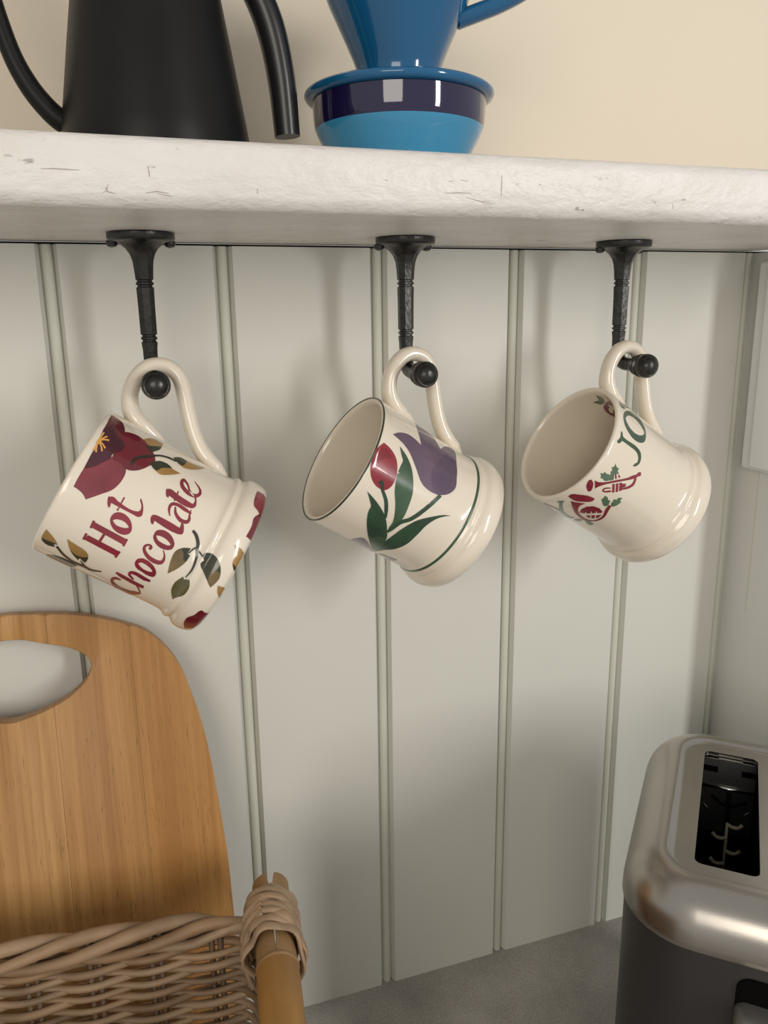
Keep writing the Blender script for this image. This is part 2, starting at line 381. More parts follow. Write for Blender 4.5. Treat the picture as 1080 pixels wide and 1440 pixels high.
# ================================================================ MUGS
DECALS = """
1 painted_flower rose 0 0 -16983,8587,-16811,8592,-16371,8601,-15779,8608,-15148,8610,-14597,8598,-14380,8588,-14156,8575,-13942,8556,-13731,8532,-13536,8498,-13127,8403,-12736,8288,-12365,8158,-12030,8016,-11741,7866,-11638,7789,-11539,7706,-11473,7618,-11445,7530,-11459,7446,-11527,7336,-11662,7221,-11829,7112,-12042,7016,-12281,6941,-12521,6897,-12811,6869,-13114,6856,-13417,6852,-13699,6855,-14015,6866,-14330,6887,-14638,6919,-14930,6959,-15204,7007,-15451,7066,-15680,7135,-15899,7212,-16112,7290,-16327,7366,-16644,7474,-17001,7598,-17334,7715,-17580,7802,-17676,7837,-17639,7854,-17550,7900,-17433,7963,-17319,8031,-17234,8093,-17175,8151,-17129,8211,-17094,8272,-17063,8334,-17034,8395,-17018,8440,-17003,8490,-16993,8538,-16986,8574
1 painted_flower maroon2 1 0 -4601,8910,-4589,8889,-4574,8837,-4547,8766,-4548,8690,-4571,8623,-4627,8546,-4685,8468,-4795,8389,-4932,8314,-5146,8241,-5387,8176,-5682,8111,-5980,8051,-6302,7997,-6599,7952,-7119,7885,-7650,7823,-8135,7777,-8599,7752,-8967,7758,-9199,7785,-9396,7834,-9576,7896,-9700,7964,-9803,8031,-9859,8110,-9850,8197,-9820,8286,-9762,8376,-9685,8464,-9653,8521,-9601,8582,-9560,8639,-9477,8691,-9367,8729,-9086,8771,-8711,8791,-8287,8799,-7840,8804,-7375,8815,-6861,8834,-6192,8857,-5507,8880,-4874,8901
1 painted_flower maroon 2 0 -7580,7976,-7468,7972,-7379,7966,-7270,7958,-7187,7947,-7110,7934,-6892,7875,-6716,7805,-6576,7727,-6467,7646,-6361,7566,-6281,7485,-6232,7402,-6189,7318,-6197,7233,-6209,7149,-6272,7065,-6341,6980,-6438,6896,-6561,6813,-6710,6732,-6831,6659,-6979,6587,-7152,6516,-7328,6447,-7506,6381,-7693,6311,-7903,6241,-8117,6174,-8334,6112,-8555,6056,-8674,6031,-8798,6006,-8922,5985,-9063,5969,-9179,5963,-9421,5971,-9674,5998,-9903,6037,-10142,6081,-10344,6124,-10629,6181,-10908,6243,-11148,6310,-11388,6380,-11585,6456,-11721,6513,-11834,6574,-11938,6638,-12030,6703,-12101,6770,-12138,6806,-12172,6843,-12188,6882,-12196,6920,-12194,6957,-12162,7026,-12079,7095,-11986,7163,-11897,7232,-11841,7302,-11825,7389,-11861,7481,-11888,7572,-11881,7653,-11803,7718,-11626,7766,-11366,7797,-11052,7817,-10732,7833,-10408,7851,-10115,7869,-9805,7885,-9477,7898,-9149,7911,-8801,7926,-8563,7938,-8323,7953,-8083,7967,-7828,7976
1 painted_flower plum 3 0 -8103,8751,-7825,8721,-7532,8672,-7250,8618,-7048,8575,-6950,8557,-7089,8527,-7394,8449,-7785,8344,-8159,8231,-8417,8128,-8566,8034,-8660,7934,-8749,7833,-8846,7735,-9001,7648,-9093,7617,-9192,7586,-9294,7559,-9415,7538,-9532,7524,-9689,7520,-9864,7526,-10054,7541,-10222,7561,-10365,7583,-10572,7626,-10730,7682,-10897,7740,-11072,7792,-11253,7827,-11399,7833,-11544,7829,-11694,7820,-11841,7815,-11977,7819,-12085,7833,-12175,7854,-12272,7877,-12357,7902,-12454,7925,-12735,7987,-13018,8047,-13290,8107,-13560,8171,-13798,8243,-14011,8317,-14226,8410,-14428,8498,-14566,8566,-14624,8592,-14499,8595,-14192,8603,-13766,8614,-13306,8626,-12894,8636,-12515,8644,-12135,8650,-11731,8658,-11325,8666,-10918,8675,-10395,8696,-9859,8727,-9277,8756,-8693,8768
1 stamen amber 4 0 -10976,8661,-10818,8660,-10661,8658,-10503,8657,-10325,8656,-10157,8655,-9951,8654,-9739,8653,-9523,8653,-9308,8653,-9075,8653,-9063,8731,-9297,8728,-9514,8726,-9730,8724,-9943,8722,-10132,8721,-10313,8723,-10472,8727,-10628,8731,-10783,8735,-10940,8738
1 stamen amber 4 0 -10705,8647,-10547,8624,-10387,8601,-10243,8578,-10089,8556,-9959,8535,-9843,8514,-9752,8493,-9664,8473,-9576,8452,-9468,8431,-9298,8496,-9409,8514,-9500,8533,-9593,8552,-9708,8572,-9831,8593,-9961,8617,-10114,8641,-10271,8666,-10429,8691,-10568,8717
1 stamen amber 4 0 -10717,8653,-10617,8622,-10498,8594,-10383,8566,-10290,8537,-10190,8506,-10122,8467,-10079,8423,-10024,8376,-9970,8327,-9913,8279,-9661,8310,-9723,8356,-9782,8404,-9842,8453,-9926,8500,-10002,8544,-10104,8584,-10215,8619,-10331,8651,-10445,8680,-10556,8711
1 stamen amber 4 0 -10729,8607,-10763,8572,-10796,8538,-10813,8505,-10847,8472,-10885,8439,-10933,8407,-11001,8373,-11072,8339,-11131,8305,-11202,8270,-10996,8235,-10928,8270,-10874,8306,-10804,8342,-10751,8378,-10702,8415,-10656,8451,-10598,8487,-10576,8521,-10539,8555,-10501,8588
1 stamen amber 4 0 -10844,8641,-10924,8604,-11003,8567,-11066,8532,-11145,8498,-11225,8466,-11311,8438,-11416,8412,-11510,8386,-11620,8360,-11729,8333,-11587,8275,-11481,8303,-11387,8331,-11278,8360,-11183,8390,-11076,8423,-10985,8457,-10898,8492,-10814,8528,-10732,8564,-10650,8598
1 stamen amber 4 0 -11054,8710,-11185,8693,-11302,8678,-11434,8661,-11552,8645,-11668,8627,-11783,8611,-11894,8594,-12003,8577,-12098,8560,-12206,8543,-12114,8476,-12007,8495,-11912,8513,-11806,8533,-11712,8550,-11604,8568,-11491,8582,-11362,8596,-11245,8610,-11112,8624,-10980,8638
1 stamen amber 4 0 -12140,8611,-11954,8614,-11768,8617,-11583,8620,-11401,8621,-11209,8620,-11036,8611,-10851,8600,-10666,8587,-10480,8574,-10277,8562,-10221,8637,-10410,8648,-10613,8658,-10803,8669,-10995,8678,-11191,8684,-11376,8689,-11575,8689,-11762,8689,-11947,8688,-12131,8688
1 painted_stem ink 5 0 -11228,6758,-11067,6769,-10921,6782,-10789,6793,-10689,6798,-10586,6795,-10499,6784,-10380,6766,-10259,6740,-10135,6705,-9992,6661,-9830,6609,-9667,6546,-9487,6475,-9306,6400,-9107,6324,-8881,6247,-8652,6167,-8425,6085,-8206,6003,-7997,5922,-7846,5839,-7704,5755,-7591,5670,-7504,5585,-7422,5501,-7366,5418,-7317,5336,-7295,5253,-7274,5169,-7251,5084,-6948,5086,-6967,5170,-6963,5254,-6981,5339,-7003,5426,-7075,5514,-7155,5602,-7261,5691,-7372,5780,-7512,5869,-7683,5958,-7883,6048,-8094,6137,-8333,6225,-8552,6309,-8749,6389,-8945,6466,-9141,6543,-9319,6617,-9498,6686,-9679,6745,-9825,6795,-9987,6837,-10138,6874,-10297,6903,-10472,6925,-10663,6934,-10856,6930,-11010,6919,-11152,6909,-11289,6902
1 painted_leaf tan 3 0 -6300,6959,-6199,6945,-5970,6910,-5669,6861,-5323,6806,-5059,6754,-4810,6685,-4594,6611,-4435,6533,-4305,6453,-4228,6374,-4207,6292,-4301,6198,-4419,6110,-4495,6044,-4541,6018,-4744,6038,-5225,6090,-5755,6161,-6230,6240,-6545,6316,-6680,6374,-6805,6436,-6899,6500,-6961,6565,-6969,6629,-6880,6705,-6722,6792,-6538,6874,-6374,6935
1 painted_leaf darkgreen 4 0 -7545,6842,-7504,6821,-7402,6767,-7278,6695,-7132,6618,-7003,6552,-6687,6431,-6274,6294,-5833,6167,-5459,6071,-5294,6034,-5403,6033,-5603,6032,-5883,6032,-6163,6035,-6361,6043,-6630,6066,-6867,6097,-7075,6133,-7259,6170,-7443,6207,-7625,6242,-7809,6284,-7989,6323,-8098,6353,-8149,6364,-8105,6377,-7984,6409,-7846,6454,-7708,6502,-7609,6547,-7531,6613,-7521,6690,-7521,6764,-7534,6820
1 painted_leaf tan 3 0 -6640,5283,-6543,5263,-6350,5214,-6087,5146,-5831,5071,-5656,5003,-5571,4932,-5569,4858,-5598,4783,-5627,4708,-5603,4632,-5565,4533,-5502,4433,-5436,4333,-5370,4233,-5253,4132,-5140,4019,-4960,3890,-4774,3768,-4622,3677,-4566,3641,-4738,3670,-5181,3743,-5695,3840,-6134,3943,-6467,4036,-6742,4132,-6987,4230,-7179,4330,-7315,4431,-7438,4532,-7455,4592,-7463,4653,-7442,4714,-7418,4775,-7368,4834,-7248,4940,-7061,5058,-6854,5169,-6697,5251
1 painted_leaf darkgreen 4 0 -6640,5283,-6543,5263,-6350,5214,-6087,5146,-5831,5071,-5656,5003,-5558,4912,-5553,4804,-5575,4702,-5606,4625,-5629,4595,-5795,4599,-6185,4612,-6633,4633,-7002,4662,-7244,4699,-7329,4734,-7330,4778,-7318,4826,-7279,4875,-7241,4921,-7139,5006,-6996,5102,-6832,5191,-6691,5257
1 painted_leaf tan 3 0 -9789,6147,-9721,6125,-9500,6068,-9224,5988,-8937,5900,-8738,5815,-8613,5744,-8543,5666,-8485,5586,-8459,5505,-8441,5425,-8481,5342,-8559,5260,-8664,5178,-8766,5095,-8817,5012,-8836,4920,-8834,4816,-8824,4717,-8819,4643,-8813,4614,-8893,4646,-9124,4726,-9409,4836,-9711,4953,-9938,5058,-10088,5135,-10239,5214,-10379,5293,-10485,5374,-10546,5456,-10534,5519,-10500,5584,-10452,5650,-10382,5715,-10312,5779,-10197,5865,-10078,5963,-9945,6054,-9841,6121
1 painted_leaf darkgreen 4 0 -9789,6147,-9721,6125,-9500,6068,-9224,5988,-8937,5900,-8738,5815,-8613,5744,-8543,5666,-8486,5586,-8459,5505,-8441,5425,-8475,5349,-8550,5262,-8627,5181,-8688,5121,-8731,5097,-8776,5132,-8930,5218,-9136,5330,-9374,5445,-9607,5538,-9772,5574,-9941,5604,-10127,5633,-10278,5663,-10358,5700,-10341,5793,-10213,5910,-10025,6025,-9861,6112
1 hot wine 1 0 -21519,6969,-21683,5359,-22533,5382,-22332,7032
1 hot wine 1 0 -21419,7124,-21405,7007,-22416,7004,-22393,7119
1 hot wine 1 0 -21637,5381,-21681,5277,-22769,5323,-22787,5435
1 hot wine 1 0 -19628,7027,-19784,5309,-20619,5318,-20398,7044
1 hot wine 1 0 -19496,7106,-19508,6979,-20558,6976,-20514,7078
1 hot wine 1 0 -19691,5376,-19735,5272,-20774,5261,-20790,5380
1 hot wine 1 0 -20428,6410,-20430,6281,-21868,6311,-21852,6440
1 hot wine 1 0 -18323,6459,-18191,6466,-18050,6467,-17909,6462,-17774,6450,-17655,6432,-17548,6407,-17450,6375,-17364,6337,-17288,6296,-17230,6253,-17178,6195,-17147,6131,-17134,6064,-17137,5997,-17155,5933,-17186,5870,-17236,5807,-17301,5745,-17377,5685,-17467,5630,-17566,5580,-17680,5532,-17810,5487,-17944,5447,-18084,5413,-18203,5388,-18331,5366,-18458,5348,-18592,5337,-18721,5335,-18831,5343,-18943,5358,-19053,5379,-19145,5405,-19231,5434,-19322,5480,-19399,5534,-19460,5593,-19506,5653,-19527,5713,-19536,5785,-19525,5860,-19486,5935,-19440,6009,-19378,6079,-19310,6136,-19226,6193,-19121,6247,-19013,6297,-18901,6342,-18795,6373,-18685,6402,-18568,6427,-18446,6447|-18461,6318,-18441,6314,-18391,6302,-18326,6285,-18266,6267,-18216,6248,-18149,6209,-18093,6166,-18052,6121,-18015,6074,-17987,6027,-17970,5974,-17958,5919,-17961,5863,-17972,5808,-18000,5755,-18052,5700,-18122,5640,-18202,5583,-18264,5541,-18292,5525,-18309,5529,-18353,5538,-18403,5552,-18459,5568,-18502,5583,-18567,5623,-18620,5667,-18662,5713,-18689,5761,-18718,5809,-18750,5867,-18769,5927,-18778,5987,-18780,6046,-18756,6104,-18705,6155,-18629,6212,-18553,6264,-18484,6303
1 hot wine 1 0 -16179,7026,-16153,7010,-16091,6969,-16017,6914,-15952,6854,-15921,6800,-15935,6753,-15978,6704,-16034,6655,-16087,6606,-16122,6556,-16213,6349,-16295,6131,-16335,5916,-16301,5713,-16160,5534,-16120,5510,-16065,5489,-16000,5470,-15929,5455,-15859,5447,-15769,5445,-15671,5451,-15572,5463,-15472,5478,-15380,5494,-15228,5534,-15083,5587,-14943,5640,-14801,5682,-14659,5700,-14640,5698,-14619,5692,-14595,5686,-14580,5680,-14575,5677,-14614,5661,-14717,5619,-14857,5563,-15010,5506,-15151,5460,-15282,5425,-15419,5391,-15562,5361,-15707,5334,-15856,5311,-15970,5295,-16091,5280,-16213,5269,-16329,5265,-16434,5270,-16502,5283,-16568,5303,-16627,5327,-16677,5354,-16713,5382,-16741,5425,-16748,5471,-16742,5520,-16730,5569,-16725,5617,-16722,5887,-16713,6192,-16700,6478,-16689,6689,-16684,6771,-16742,6766,-16879,6753,-17044,6738,-17181,6725,-17239,6720,-17245,6725,-17260,6736,-17273,6751,-17284,6766,-17281,6778,-17214,6821,-17102,6861,-16965,6898,-16816,6930,-16675,6960,-16565,6979,-16435,6997,-16310,7012,-16216,7022
1 hot wine 1 0 -15383,6411,-15387,6336,-17155,6316,-17170,6407
1 choc wine 1 0 -26057,4612,-26065,4667,-26025,4725,-26010,4783,-26025,4841,-26051,4895,-26166,4941,-26311,4984,-26490,5021,-26754,5050,-27153,5057,-27554,5036,-27931,5000,-28321,4954,-28726,4898,-29146,4836,-29636,4766,-30250,4686,-31096,4596,-31098,4508,-31095,4416,-31107,4317,-31111,4212,-31111,4105,-31112,4002,-31119,3910,-31102,3829,-30068,3776,-29574,3723,-29219,3675,-28947,3627,-28617,3585,-28314,3544,-28065,3504,-27842,3464,-27618,3424,-27196,3458,-27244,3511,-27291,3564,-27338,3616,-27386,3670,-27438,3728,-27607,3782,-27752,3835,-27919,3887,-28058,3942,-28172,4005,-28270,4083,-28375,4174,-28453,4270,-28498,4363,-28476,4446,-28417,4522,-28299,4597,-28146,4668,-27984,4732,-27839,4785,-27658,4829,-27468,4867,-27273,4897,-27128,4915,-27099,4919,-27129,4920,-27056,4913,-26938,4894,-26814,4867,-26719,4838,-26620,4806,-26543,4762,-26464,4710,-26409,4654,-26328,4601
1 choc wine 1 0 -27235,3423,-27002,3465,-26744,3508,-26510,3551,-26303,3596,-26104,3645,-25947,3700,-25822,3756,-25725,3811,-25630,3866,-25532,3920,-25695,3933,-25830,3881,-25963,3828,-26097,3776,-26258,3726,-26426,3681,-26594,3637,-26793,3594,-27046,3550,-27277,3506,-27555,3460
1 choc wine 1 0 -25330,4991,-25390,4935,-25453,4884,-25536,4829,-25613,4763,-25679,4678,-25717,4566,-25766,4434,-25809,4292,-25850,4150,-25893,4019,-25889,3901,-25886,3790,-25859,3684,-25856,3578,-25829,3472,-25169,3492,-25163,3600,-25157,3705,-25151,3811,-25144,3919,-25115,4033,-25093,4161,-25052,4301,-25009,4441,-24981,4572,-24943,4681,-24928,4764,-24946,4827,-24936,4881,-24947,4932,-24939,4989
1 choc wine 1 0 -24745,4094,-24637,4154,-24511,4217,-24406,4276,-24296,4322,-24226,4345,-24190,4351,-24157,4352,-24150,4351,-24142,4348,-24129,4342,-24104,4323,-24067,4290,-24048,4245,-24029,4191,-24015,4132,-24045,4059,-24079,3972,-24134,3876,-24167,3780,-24194,3691,-24176,3614,-24136,3545,-24075,3483,-24034,3423,-23994,3361,-23609,3380,-23598,3445,-23589,3509,-23577,3571,-23563,3635,-23543,3703,-23519,3783,-23489,3874,-23460,3970,-23415,4064,-23416,4148,-23430,4220,-23486,4284,-23530,4341,-23599,4391,-23698,4432,-23837,4465,-24028,4482,-24219,4480,-24415,4459,-24607,4420,-24719,4367,-24813,4307,-24899,4241,-24961,4176,-25049,4115
1 choc wine 1 0 -22229,4457,-22086,4468,-21943,4472,-21796,4469,-21652,4460,-21536,4444,-21421,4417,-21327,4380,-21241,4337,-21167,4291,-21122,4245,-21077,4180,-21065,4111,-21070,4039,-21090,3968,-21120,3898,-21175,3824,-21244,3749,-21328,3675,-21426,3605,-21555,3538,-21666,3488,-21789,3438,-21925,3393,-22086,3354,-22242,3327,-22357,3317,-22502,3312,-22634,3314,-22761,3321,-22872,3336,-22942,3365,-23019,3403,-23051,3449,-23074,3496,-23092,3542,-23109,3628,-23107,3715,-23076,3803,-23019,3892,-22980,3980,-22960,4044,-22942,4109,-22901,4174,-22862,4235,-22783,4292,-22693,4332,-22588,4371,-22471,4407,-22346,4436|-22048,4316,-22024,4308,-21950,4288,-21875,4259,-21787,4228,-21736,4198,-21701,4147,-21700,4091,-21698,4034,-21720,3976,-21747,3920,-21791,3850,-21827,3780,-21890,3710,-21969,3643,-22068,3582,-22107,3567,-22172,3551,-22223,3537,-22266,3527,-22277,3523,-22296,3537,-22345,3572,-22407,3620,-22451,3671,-22479,3718,-22509,3788,-22512,3861,-22504,3934,-22465,4007,-22412,4077,-22356,4134,-22249,4197,-22152,4256,-22080,4299
1 choc wine 1 0 -19695,4122,-19630,4115,-19549,4107,-19461,4097,-19351,4093,-19204,4105,-19112,4139,-19053,4176,-19007,4218,-18995,4263,-19021,4307,-19061,4349,-19126,4392,-19212,4434,-19325,4471,-19456,4496,-19603,4504,-19749,4500,-19905,4485,-20058,4458,-20200,4420,-20345,4371,-20484,4312,-20614,4245,-20733,4173,-20833,4097,-20923,4016,-20983,3931,-21028,3844,-21048,3761,-21069,3682,-21038,3609,-21006,3537,-20948,3471,-20877,3411,-20777,3359,-20651,3318,-20501,3292,-20353,3281,-20214,3279,-20068,3284,-19930,3297,-19780,3317,-19635,3343,-19497,3372,-19379,3403,-19262,3438,-19167,3476,-19072,3517,-18980,3557,-18895,3595,-18967,3620,-19068,3587,-19175,3552,-19272,3518,-19370,3490,-19481,3466,-19598,3449,-19723,3435,-19849,3425,-19976,3420,-20066,3422,-20154,3427,-20221,3436,-20281,3446,-20302,3459,-20329,3476,-20367,3502,-20399,3542,-20427,3591,-20447,3645,-20444,3702,-20444,3765,-20435,3836,-20416,3910,-20384,3981,-20339,4045,-20270,4106,-20195,4168,-20097,4226,-20005,4277,-19919,4315,-19845,4340,-19766,4358,-19686,4370,-19611,4376,-19561,4377,-19506,4372,-19428,4353,-19346,4327,-19287,4298,-19248,4279,-19259,4267,-19290,4254,-19323,4241,-19367,4233,-19376,4237,-19354,4238,-19377,4239,-19436,4243,-19514,4250,-19601,4255
1 choc wine 1 0 -17989,4324,-17827,4343,-17652,4353,-17472,4355,-17302,4346,-17158,4326,-17051,4296,-16957,4254,-16874,4205,-16809,4152,-16759,4099,-16720,4033,-16701,3964,-16700,3892,-16716,3821,-16750,3753,-16801,3687,-16869,3622,-16955,3558,-17052,3498,-17162,3442,-17262,3398,-17374,3355,-17491,3316,-17620,3284,-17754,3260,-17863,3250,-17983,3245,-18110,3245,-18221,3252,-18324,3266,-18434,3293,-18530,3331,-18615,3376,-18687,3424,-18744,3472,-18797,3541,-18832,3614,-18848,3689,-18845,3765,-18826,3838,-18790,3902,-18738,3967,-18670,4031,-18588,4092,-18493,4149,-18413,4191,-18320,4232,-18211,4270,-18101,4302|-17710,4231,-17693,4217,-17656,4182,-17612,4134,-17568,4083,-17539,4038,-17523,3975,-17519,3911,-17526,3846,-17544,3781,-17571,3718,-17625,3649,-17703,3571,-17786,3498,-17854,3444,-17878,3423,-17896,3426,-17942,3432,-18000,3443,-18057,3455,-18091,3469,-18159,3523,-18191,3587,-18202,3657,-18201,3727,-18196,3795,-18196,3849,-18185,3904,-18171,3958,-18138,4011,-18092,4060,-18024,4103,-17922,4148,-17821,4189,-17741,4219
1 choc wine 1 0 -15889,4871,-15827,4866,-15762,4853,-15700,4836,-15645,4815,-15601,4794,-15552,4756,-15523,4714,-15506,4668,-15494,4621,-15486,4576,-15463,4315,-15485,4015,-15527,3732,-15567,3520,-15586,3437,-15555,3438,-15474,3441,-15365,3445,-15252,3451,-15151,3457,-15067,3465,-14971,3474,-14885,3485,-14818,3492,-14793,3495,-14802,3486,-14822,3461,-14857,3430,-14899,3398,-14941,3373,-15070,3326,-15222,3286,-15383,3250,-15554,3220,-15723,3197,-15801,3188,-15886,3180,-15972,3176,-16049,3177,-16114,3186,-16196,3214,-16262,3257,-16314,3307,-16353,3360,-16381,3411,-16434,3688,-16398,4010,-16318,4315,-16238,4543,-16202,4633,-16252,4630,-16373,4625,-16516,4620,-16636,4615,-16687,4613,-16690,4620,-16699,4637,-16706,4660,-16707,4683,-16695,4700,-16587,4752,-16430,4799,-16247,4838,-16059,4863
1 choc wine 1 0 -14814,4096,-14648,4132,-14480,4171,-14318,4207,-14169,4235,-14032,4249,-13911,4256,-13782,4257,-13667,4252,-13584,4241,-13525,4226,-13483,4210,-13443,4181,-13401,4140,-13368,4089,-13346,4034,-13343,3969,-13367,3894,-13394,3810,-13426,3724,-13453,3642,-13452,3566,-13451,3493,-13451,3420,-13451,3347,-13451,3274,-13213,3264,-13163,3335,-13114,3405,-13065,3476,-13015,3549,-12976,3624,-12956,3705,-12921,3791,-12898,3880,-12894,3967,-12900,4047,-12933,4120,-12970,4187,-13036,4250,-13127,4308,-13263,4356,-13429,4385,-13607,4397,-13789,4397,-13964,4386,-14139,4366,-14302,4330,-14458,4284,-14603,4234,-14749,4184,-14889,4136
1 choc wine 1 0 -13546,4128,-13702,4104,-13855,4082,-14023,4057,-14189,4023,-14350,3976,-14493,3914,-14629,3842,-14748,3765,-14849,3685,-14923,3606,-14946,3525,-14931,3445,-14896,3371,-14839,3305,-14767,3246,-14646,3199,-14506,3170,-14366,3157,-14234,3155,-14103,3159,-13977,3173,-13865,3196,-13767,3221,-13682,3245,-13583,3264,-13458,3280,-13325,3297,-13176,3313,-13015,3328,-12866,3344,-12893,3381,-13043,3375,-13206,3370,-13359,3364,-13509,3357,-13652,3348,-13789,3334,-13906,3317,-14004,3303,-14079,3296,-14136,3297,-14201,3303,-14265,3311,-14311,3322,-14330,3332,-14345,3347,-14378,3375,-14417,3419,-14440,3470,-14451,3523,-14437,3572,-14407,3629,-14346,3696,-14266,3766,-14175,3831,-14081,3885,-13988,3926,-13872,3960,-13738,3993,-13594,4026,-13452,4062
1 choc wine 1 0 -11975,4873,-11948,4861,-11887,4830,-11807,4787,-11746,4740,-11693,4698,-11690,4609,-11725,4517,-11792,4423,-11862,4329,-11906,4234,-11960,4046,-12008,3830,-12046,3626,-12080,3475,-12084,3415,-12042,3413,-11943,3407,-11807,3401,-11665,3399,-11537,3403,-11367,3431,-11211,3476,-11057,3525,-10894,3562,-10724,3577,-10684,3572,-10642,3562,-10588,3549,-10556,3539,-10550,3535,-10611,3518,-10774,3477,-10980,3424,-11213,3371,-11428,3330,-11590,3304,-11760,3277,-11917,3255,-12092,3243,-12242,3245,-12341,3258,-12450,3281,-12540,3310,-12627,3344,-12684,3378,-12837,3637,-12824,3957,-12734,4271,-12631,4510,-12584,4605,-12608,4603,-12674,4598,-12762,4593,-12828,4589,-12852,4587,-12855,4594,-12870,4611,-12884,4633,-12893,4655,-12882,4673,-12824,4707,-12733,4738,-12628,4766,-12517,4792,-12398,4815,-12310,4831,-12197,4847,-12088,4860,-12012,4870
1 choc wine 1 0 -11463,4351,-11471,4278,-12863,4225,-12880,4314
1 choc wine 1 0 -10995,3476,-10910,3544,-10828,3613,-10732,3680,-10647,3743,-10541,3799,-10408,3850,-10242,3898,-10050,3946,-9877,3997,-9717,4052,-9583,4110,-9474,4173,-9377,4235,-9297,4294,-9276,4355,-9390,4419,-9594,4454,-9776,4465,-9961,4464,-10130,4451,-10294,4430,-10446,4399,-10588,4360,-10745,4310,-10865,4251,-10978,4182,-11074,4104,-11165,4020,-11231,3933,-11280,3850,-11293,3769,-11279,3686,-11264,3606,-11205,3529,-11138,3459,-11011,3397,-10860,3346,-10692,3307,-10509,3280,-10300,3266,-10101,3273,-9921,3294,-9744,3326,-9586,3368,-9430,3421,-9292,3488,-9152,3568,-9029,3655,-8907,3743,-8767,3826,-8856,3839,-9031,3761,-9208,3679,-9364,3600,-9531,3531,-9687,3481,-9831,3447,-9968,3425,-10091,3415,-10182,3413,-10256,3419,-10327,3427,-10418,3444,-10507,3468,-10570,3497,-10618,3528,-10672,3571,-10698,3627,-10710,3691,-10711,3759,-10687,3824,-10654,3892,-10605,3967,-10529,4041,-10451,4109,-10364,4163,-10283,4203,-10197,4237,-10095,4264,-9998,4285,-9915,4298,-9858,4307,-9785,4311,-9744,4312,-9744,4317,-9764,4331,-9747,4315,-9777,4272,-9812,4216,-9896,4157,-9967,4103,-10089,4057,-10250,4010,-10425,3961,-10601,3906,-10751,3845,-10861,3777,-10942,3706,-11015,3635,-11070,3563,-11143,3494
1 painted_stem olive_ink 2 0 -15273,2850,-15339,2801,-15401,2755,-15461,2712,-15528,2673,-15611,2632,-15724,2583,-15863,2529,-16016,2476,-16170,2427,-16312,2388,-16433,2362,-16550,2342,-16682,2326,-16841,2306,-17030,2279,-17243,2240,-17468,2196,-17700,2151,-17936,2111,-18170,2079,-18420,2054,-18690,2032,-18958,2016,-19227,2005,-19491,1999,-19739,2000,-19982,2009,-20225,2023,-20482,2038,-20754,2049,-20746,2003,-20491,1983,-20240,1962,-19996,1940,-19752,1921,-19487,1912,-19208,1914,-18926,1920,-18634,1934,-18351,1952,-18079,1974,-17821,2002,-17565,2038,-17322,2076,-17094,2113,-16894,2142,-16724,2164,-16573,2181,-16424,2197,-16266,2220,-16098,2254,-15924,2300,-15748,2354,-15577,2413,-15421,2473,-15286,2532,-15186,2592,-15113,2649,-15064,2703,-15021,2751,-14975,2800
1 painted_stem olive_ink 2 0 -16610,2289,-16709,2316,-16807,2345,-16911,2374,-17021,2402,-17147,2427,-17286,2446,-17430,2460,-17579,2472,-17728,2482,-17874,2494,-17906,2446,-17767,2429,-17620,2413,-17478,2397,-17345,2380,-17229,2359,-17121,2338,-17021,2313,-16924,2286,-16825,2257,-16723,2229
1 painted_stem olive_ink 2 0 -16961,2232,-17015,2192,-17068,2152,-17120,2113,-17170,2074,-17218,2037,-17256,2001,-17295,1965,-17338,1927,-17381,1890,-17424,1852,-17317,1829,-17263,1864,-17209,1899,-17155,1935,-17103,1969,-17051,2004,-17002,2042,-16952,2079,-16900,2119,-16847,2158,-16792,2198
1 painted_leaf bronze 1 0 -21486,2850,-21364,2866,-21055,2905,-20648,2954,-20217,3001,-19850,3033,-19536,3055,-19223,3075,-18910,3088,-18613,3087,-18340,3067,-18151,3036,-17973,2993,-17809,2938,-17656,2879,-17526,2816,-17426,2749,-17334,2666,-17256,2586,-17206,2524,-17186,2500,-17265,2501,-17453,2505,-17680,2509,-17870,2512,-17950,2514,-17960,2497,-17973,2459,-17992,2413,-18005,2375,-18010,2359,-18074,2359,-18236,2361,-18460,2364,-18697,2370,-18904,2381,-19157,2404,-19409,2433,-19659,2467,-19905,2506,-20145,2548,-20461,2611,-20811,2690,-21137,2768,-21386,2827
1 painted_leaf darkgreen 2 0 -17710,2883,-17655,2843,-17528,2748,-17370,2635,-17240,2540,-17186,2500,-17265,2501,-17453,2505,-17680,2509,-17870,2512,-17950,2514,-17960,2497,-17973,2459,-17992,2413,-18005,2375,-18010,2359,-18101,2361,-18324,2367,-18583,2374,-18806,2379,-18904,2381,-18912,2392,-18921,2420,-18936,2456,-18934,2493,-18911,2521,-18811,2561,-18664,2591,-18495,2616,-18326,2643,-18179,2677,-18061,2720,-17937,2774,-17825,2826,-17744,2867
1 painted_leaf darkolive 1 0 -16986,1842,-16881,1811,-16787,1768,-16708,1715,-16646,1657,-16605,1602,-16580,1530,-16582,1455,-16607,1380,-16651,1308,-16710,1240,-16810,1156,-16935,1074,-17080,997,-17239,927,-17410,865,-17633,798,-17884,736,-18146,686,-18415,650,-18676,632,-18981,642,-19333,678,-19667,723,-19909,763,-20004,780,-19931,822,-19752,927,-19529,1063,-19292,1205,-19100,1323,-18959,1419,-18798,1525,-18605,1628,-18372,1714,-18133,1761,-18047,1757,-17956,1736,-17861,1710,-17773,1688,-17686,1683,-17610,1702,-17541,1735,-17475,1775,-17408,1811,-17330,1836,-17266,1845,-17192,1851,-17117,1853,-17046,1850
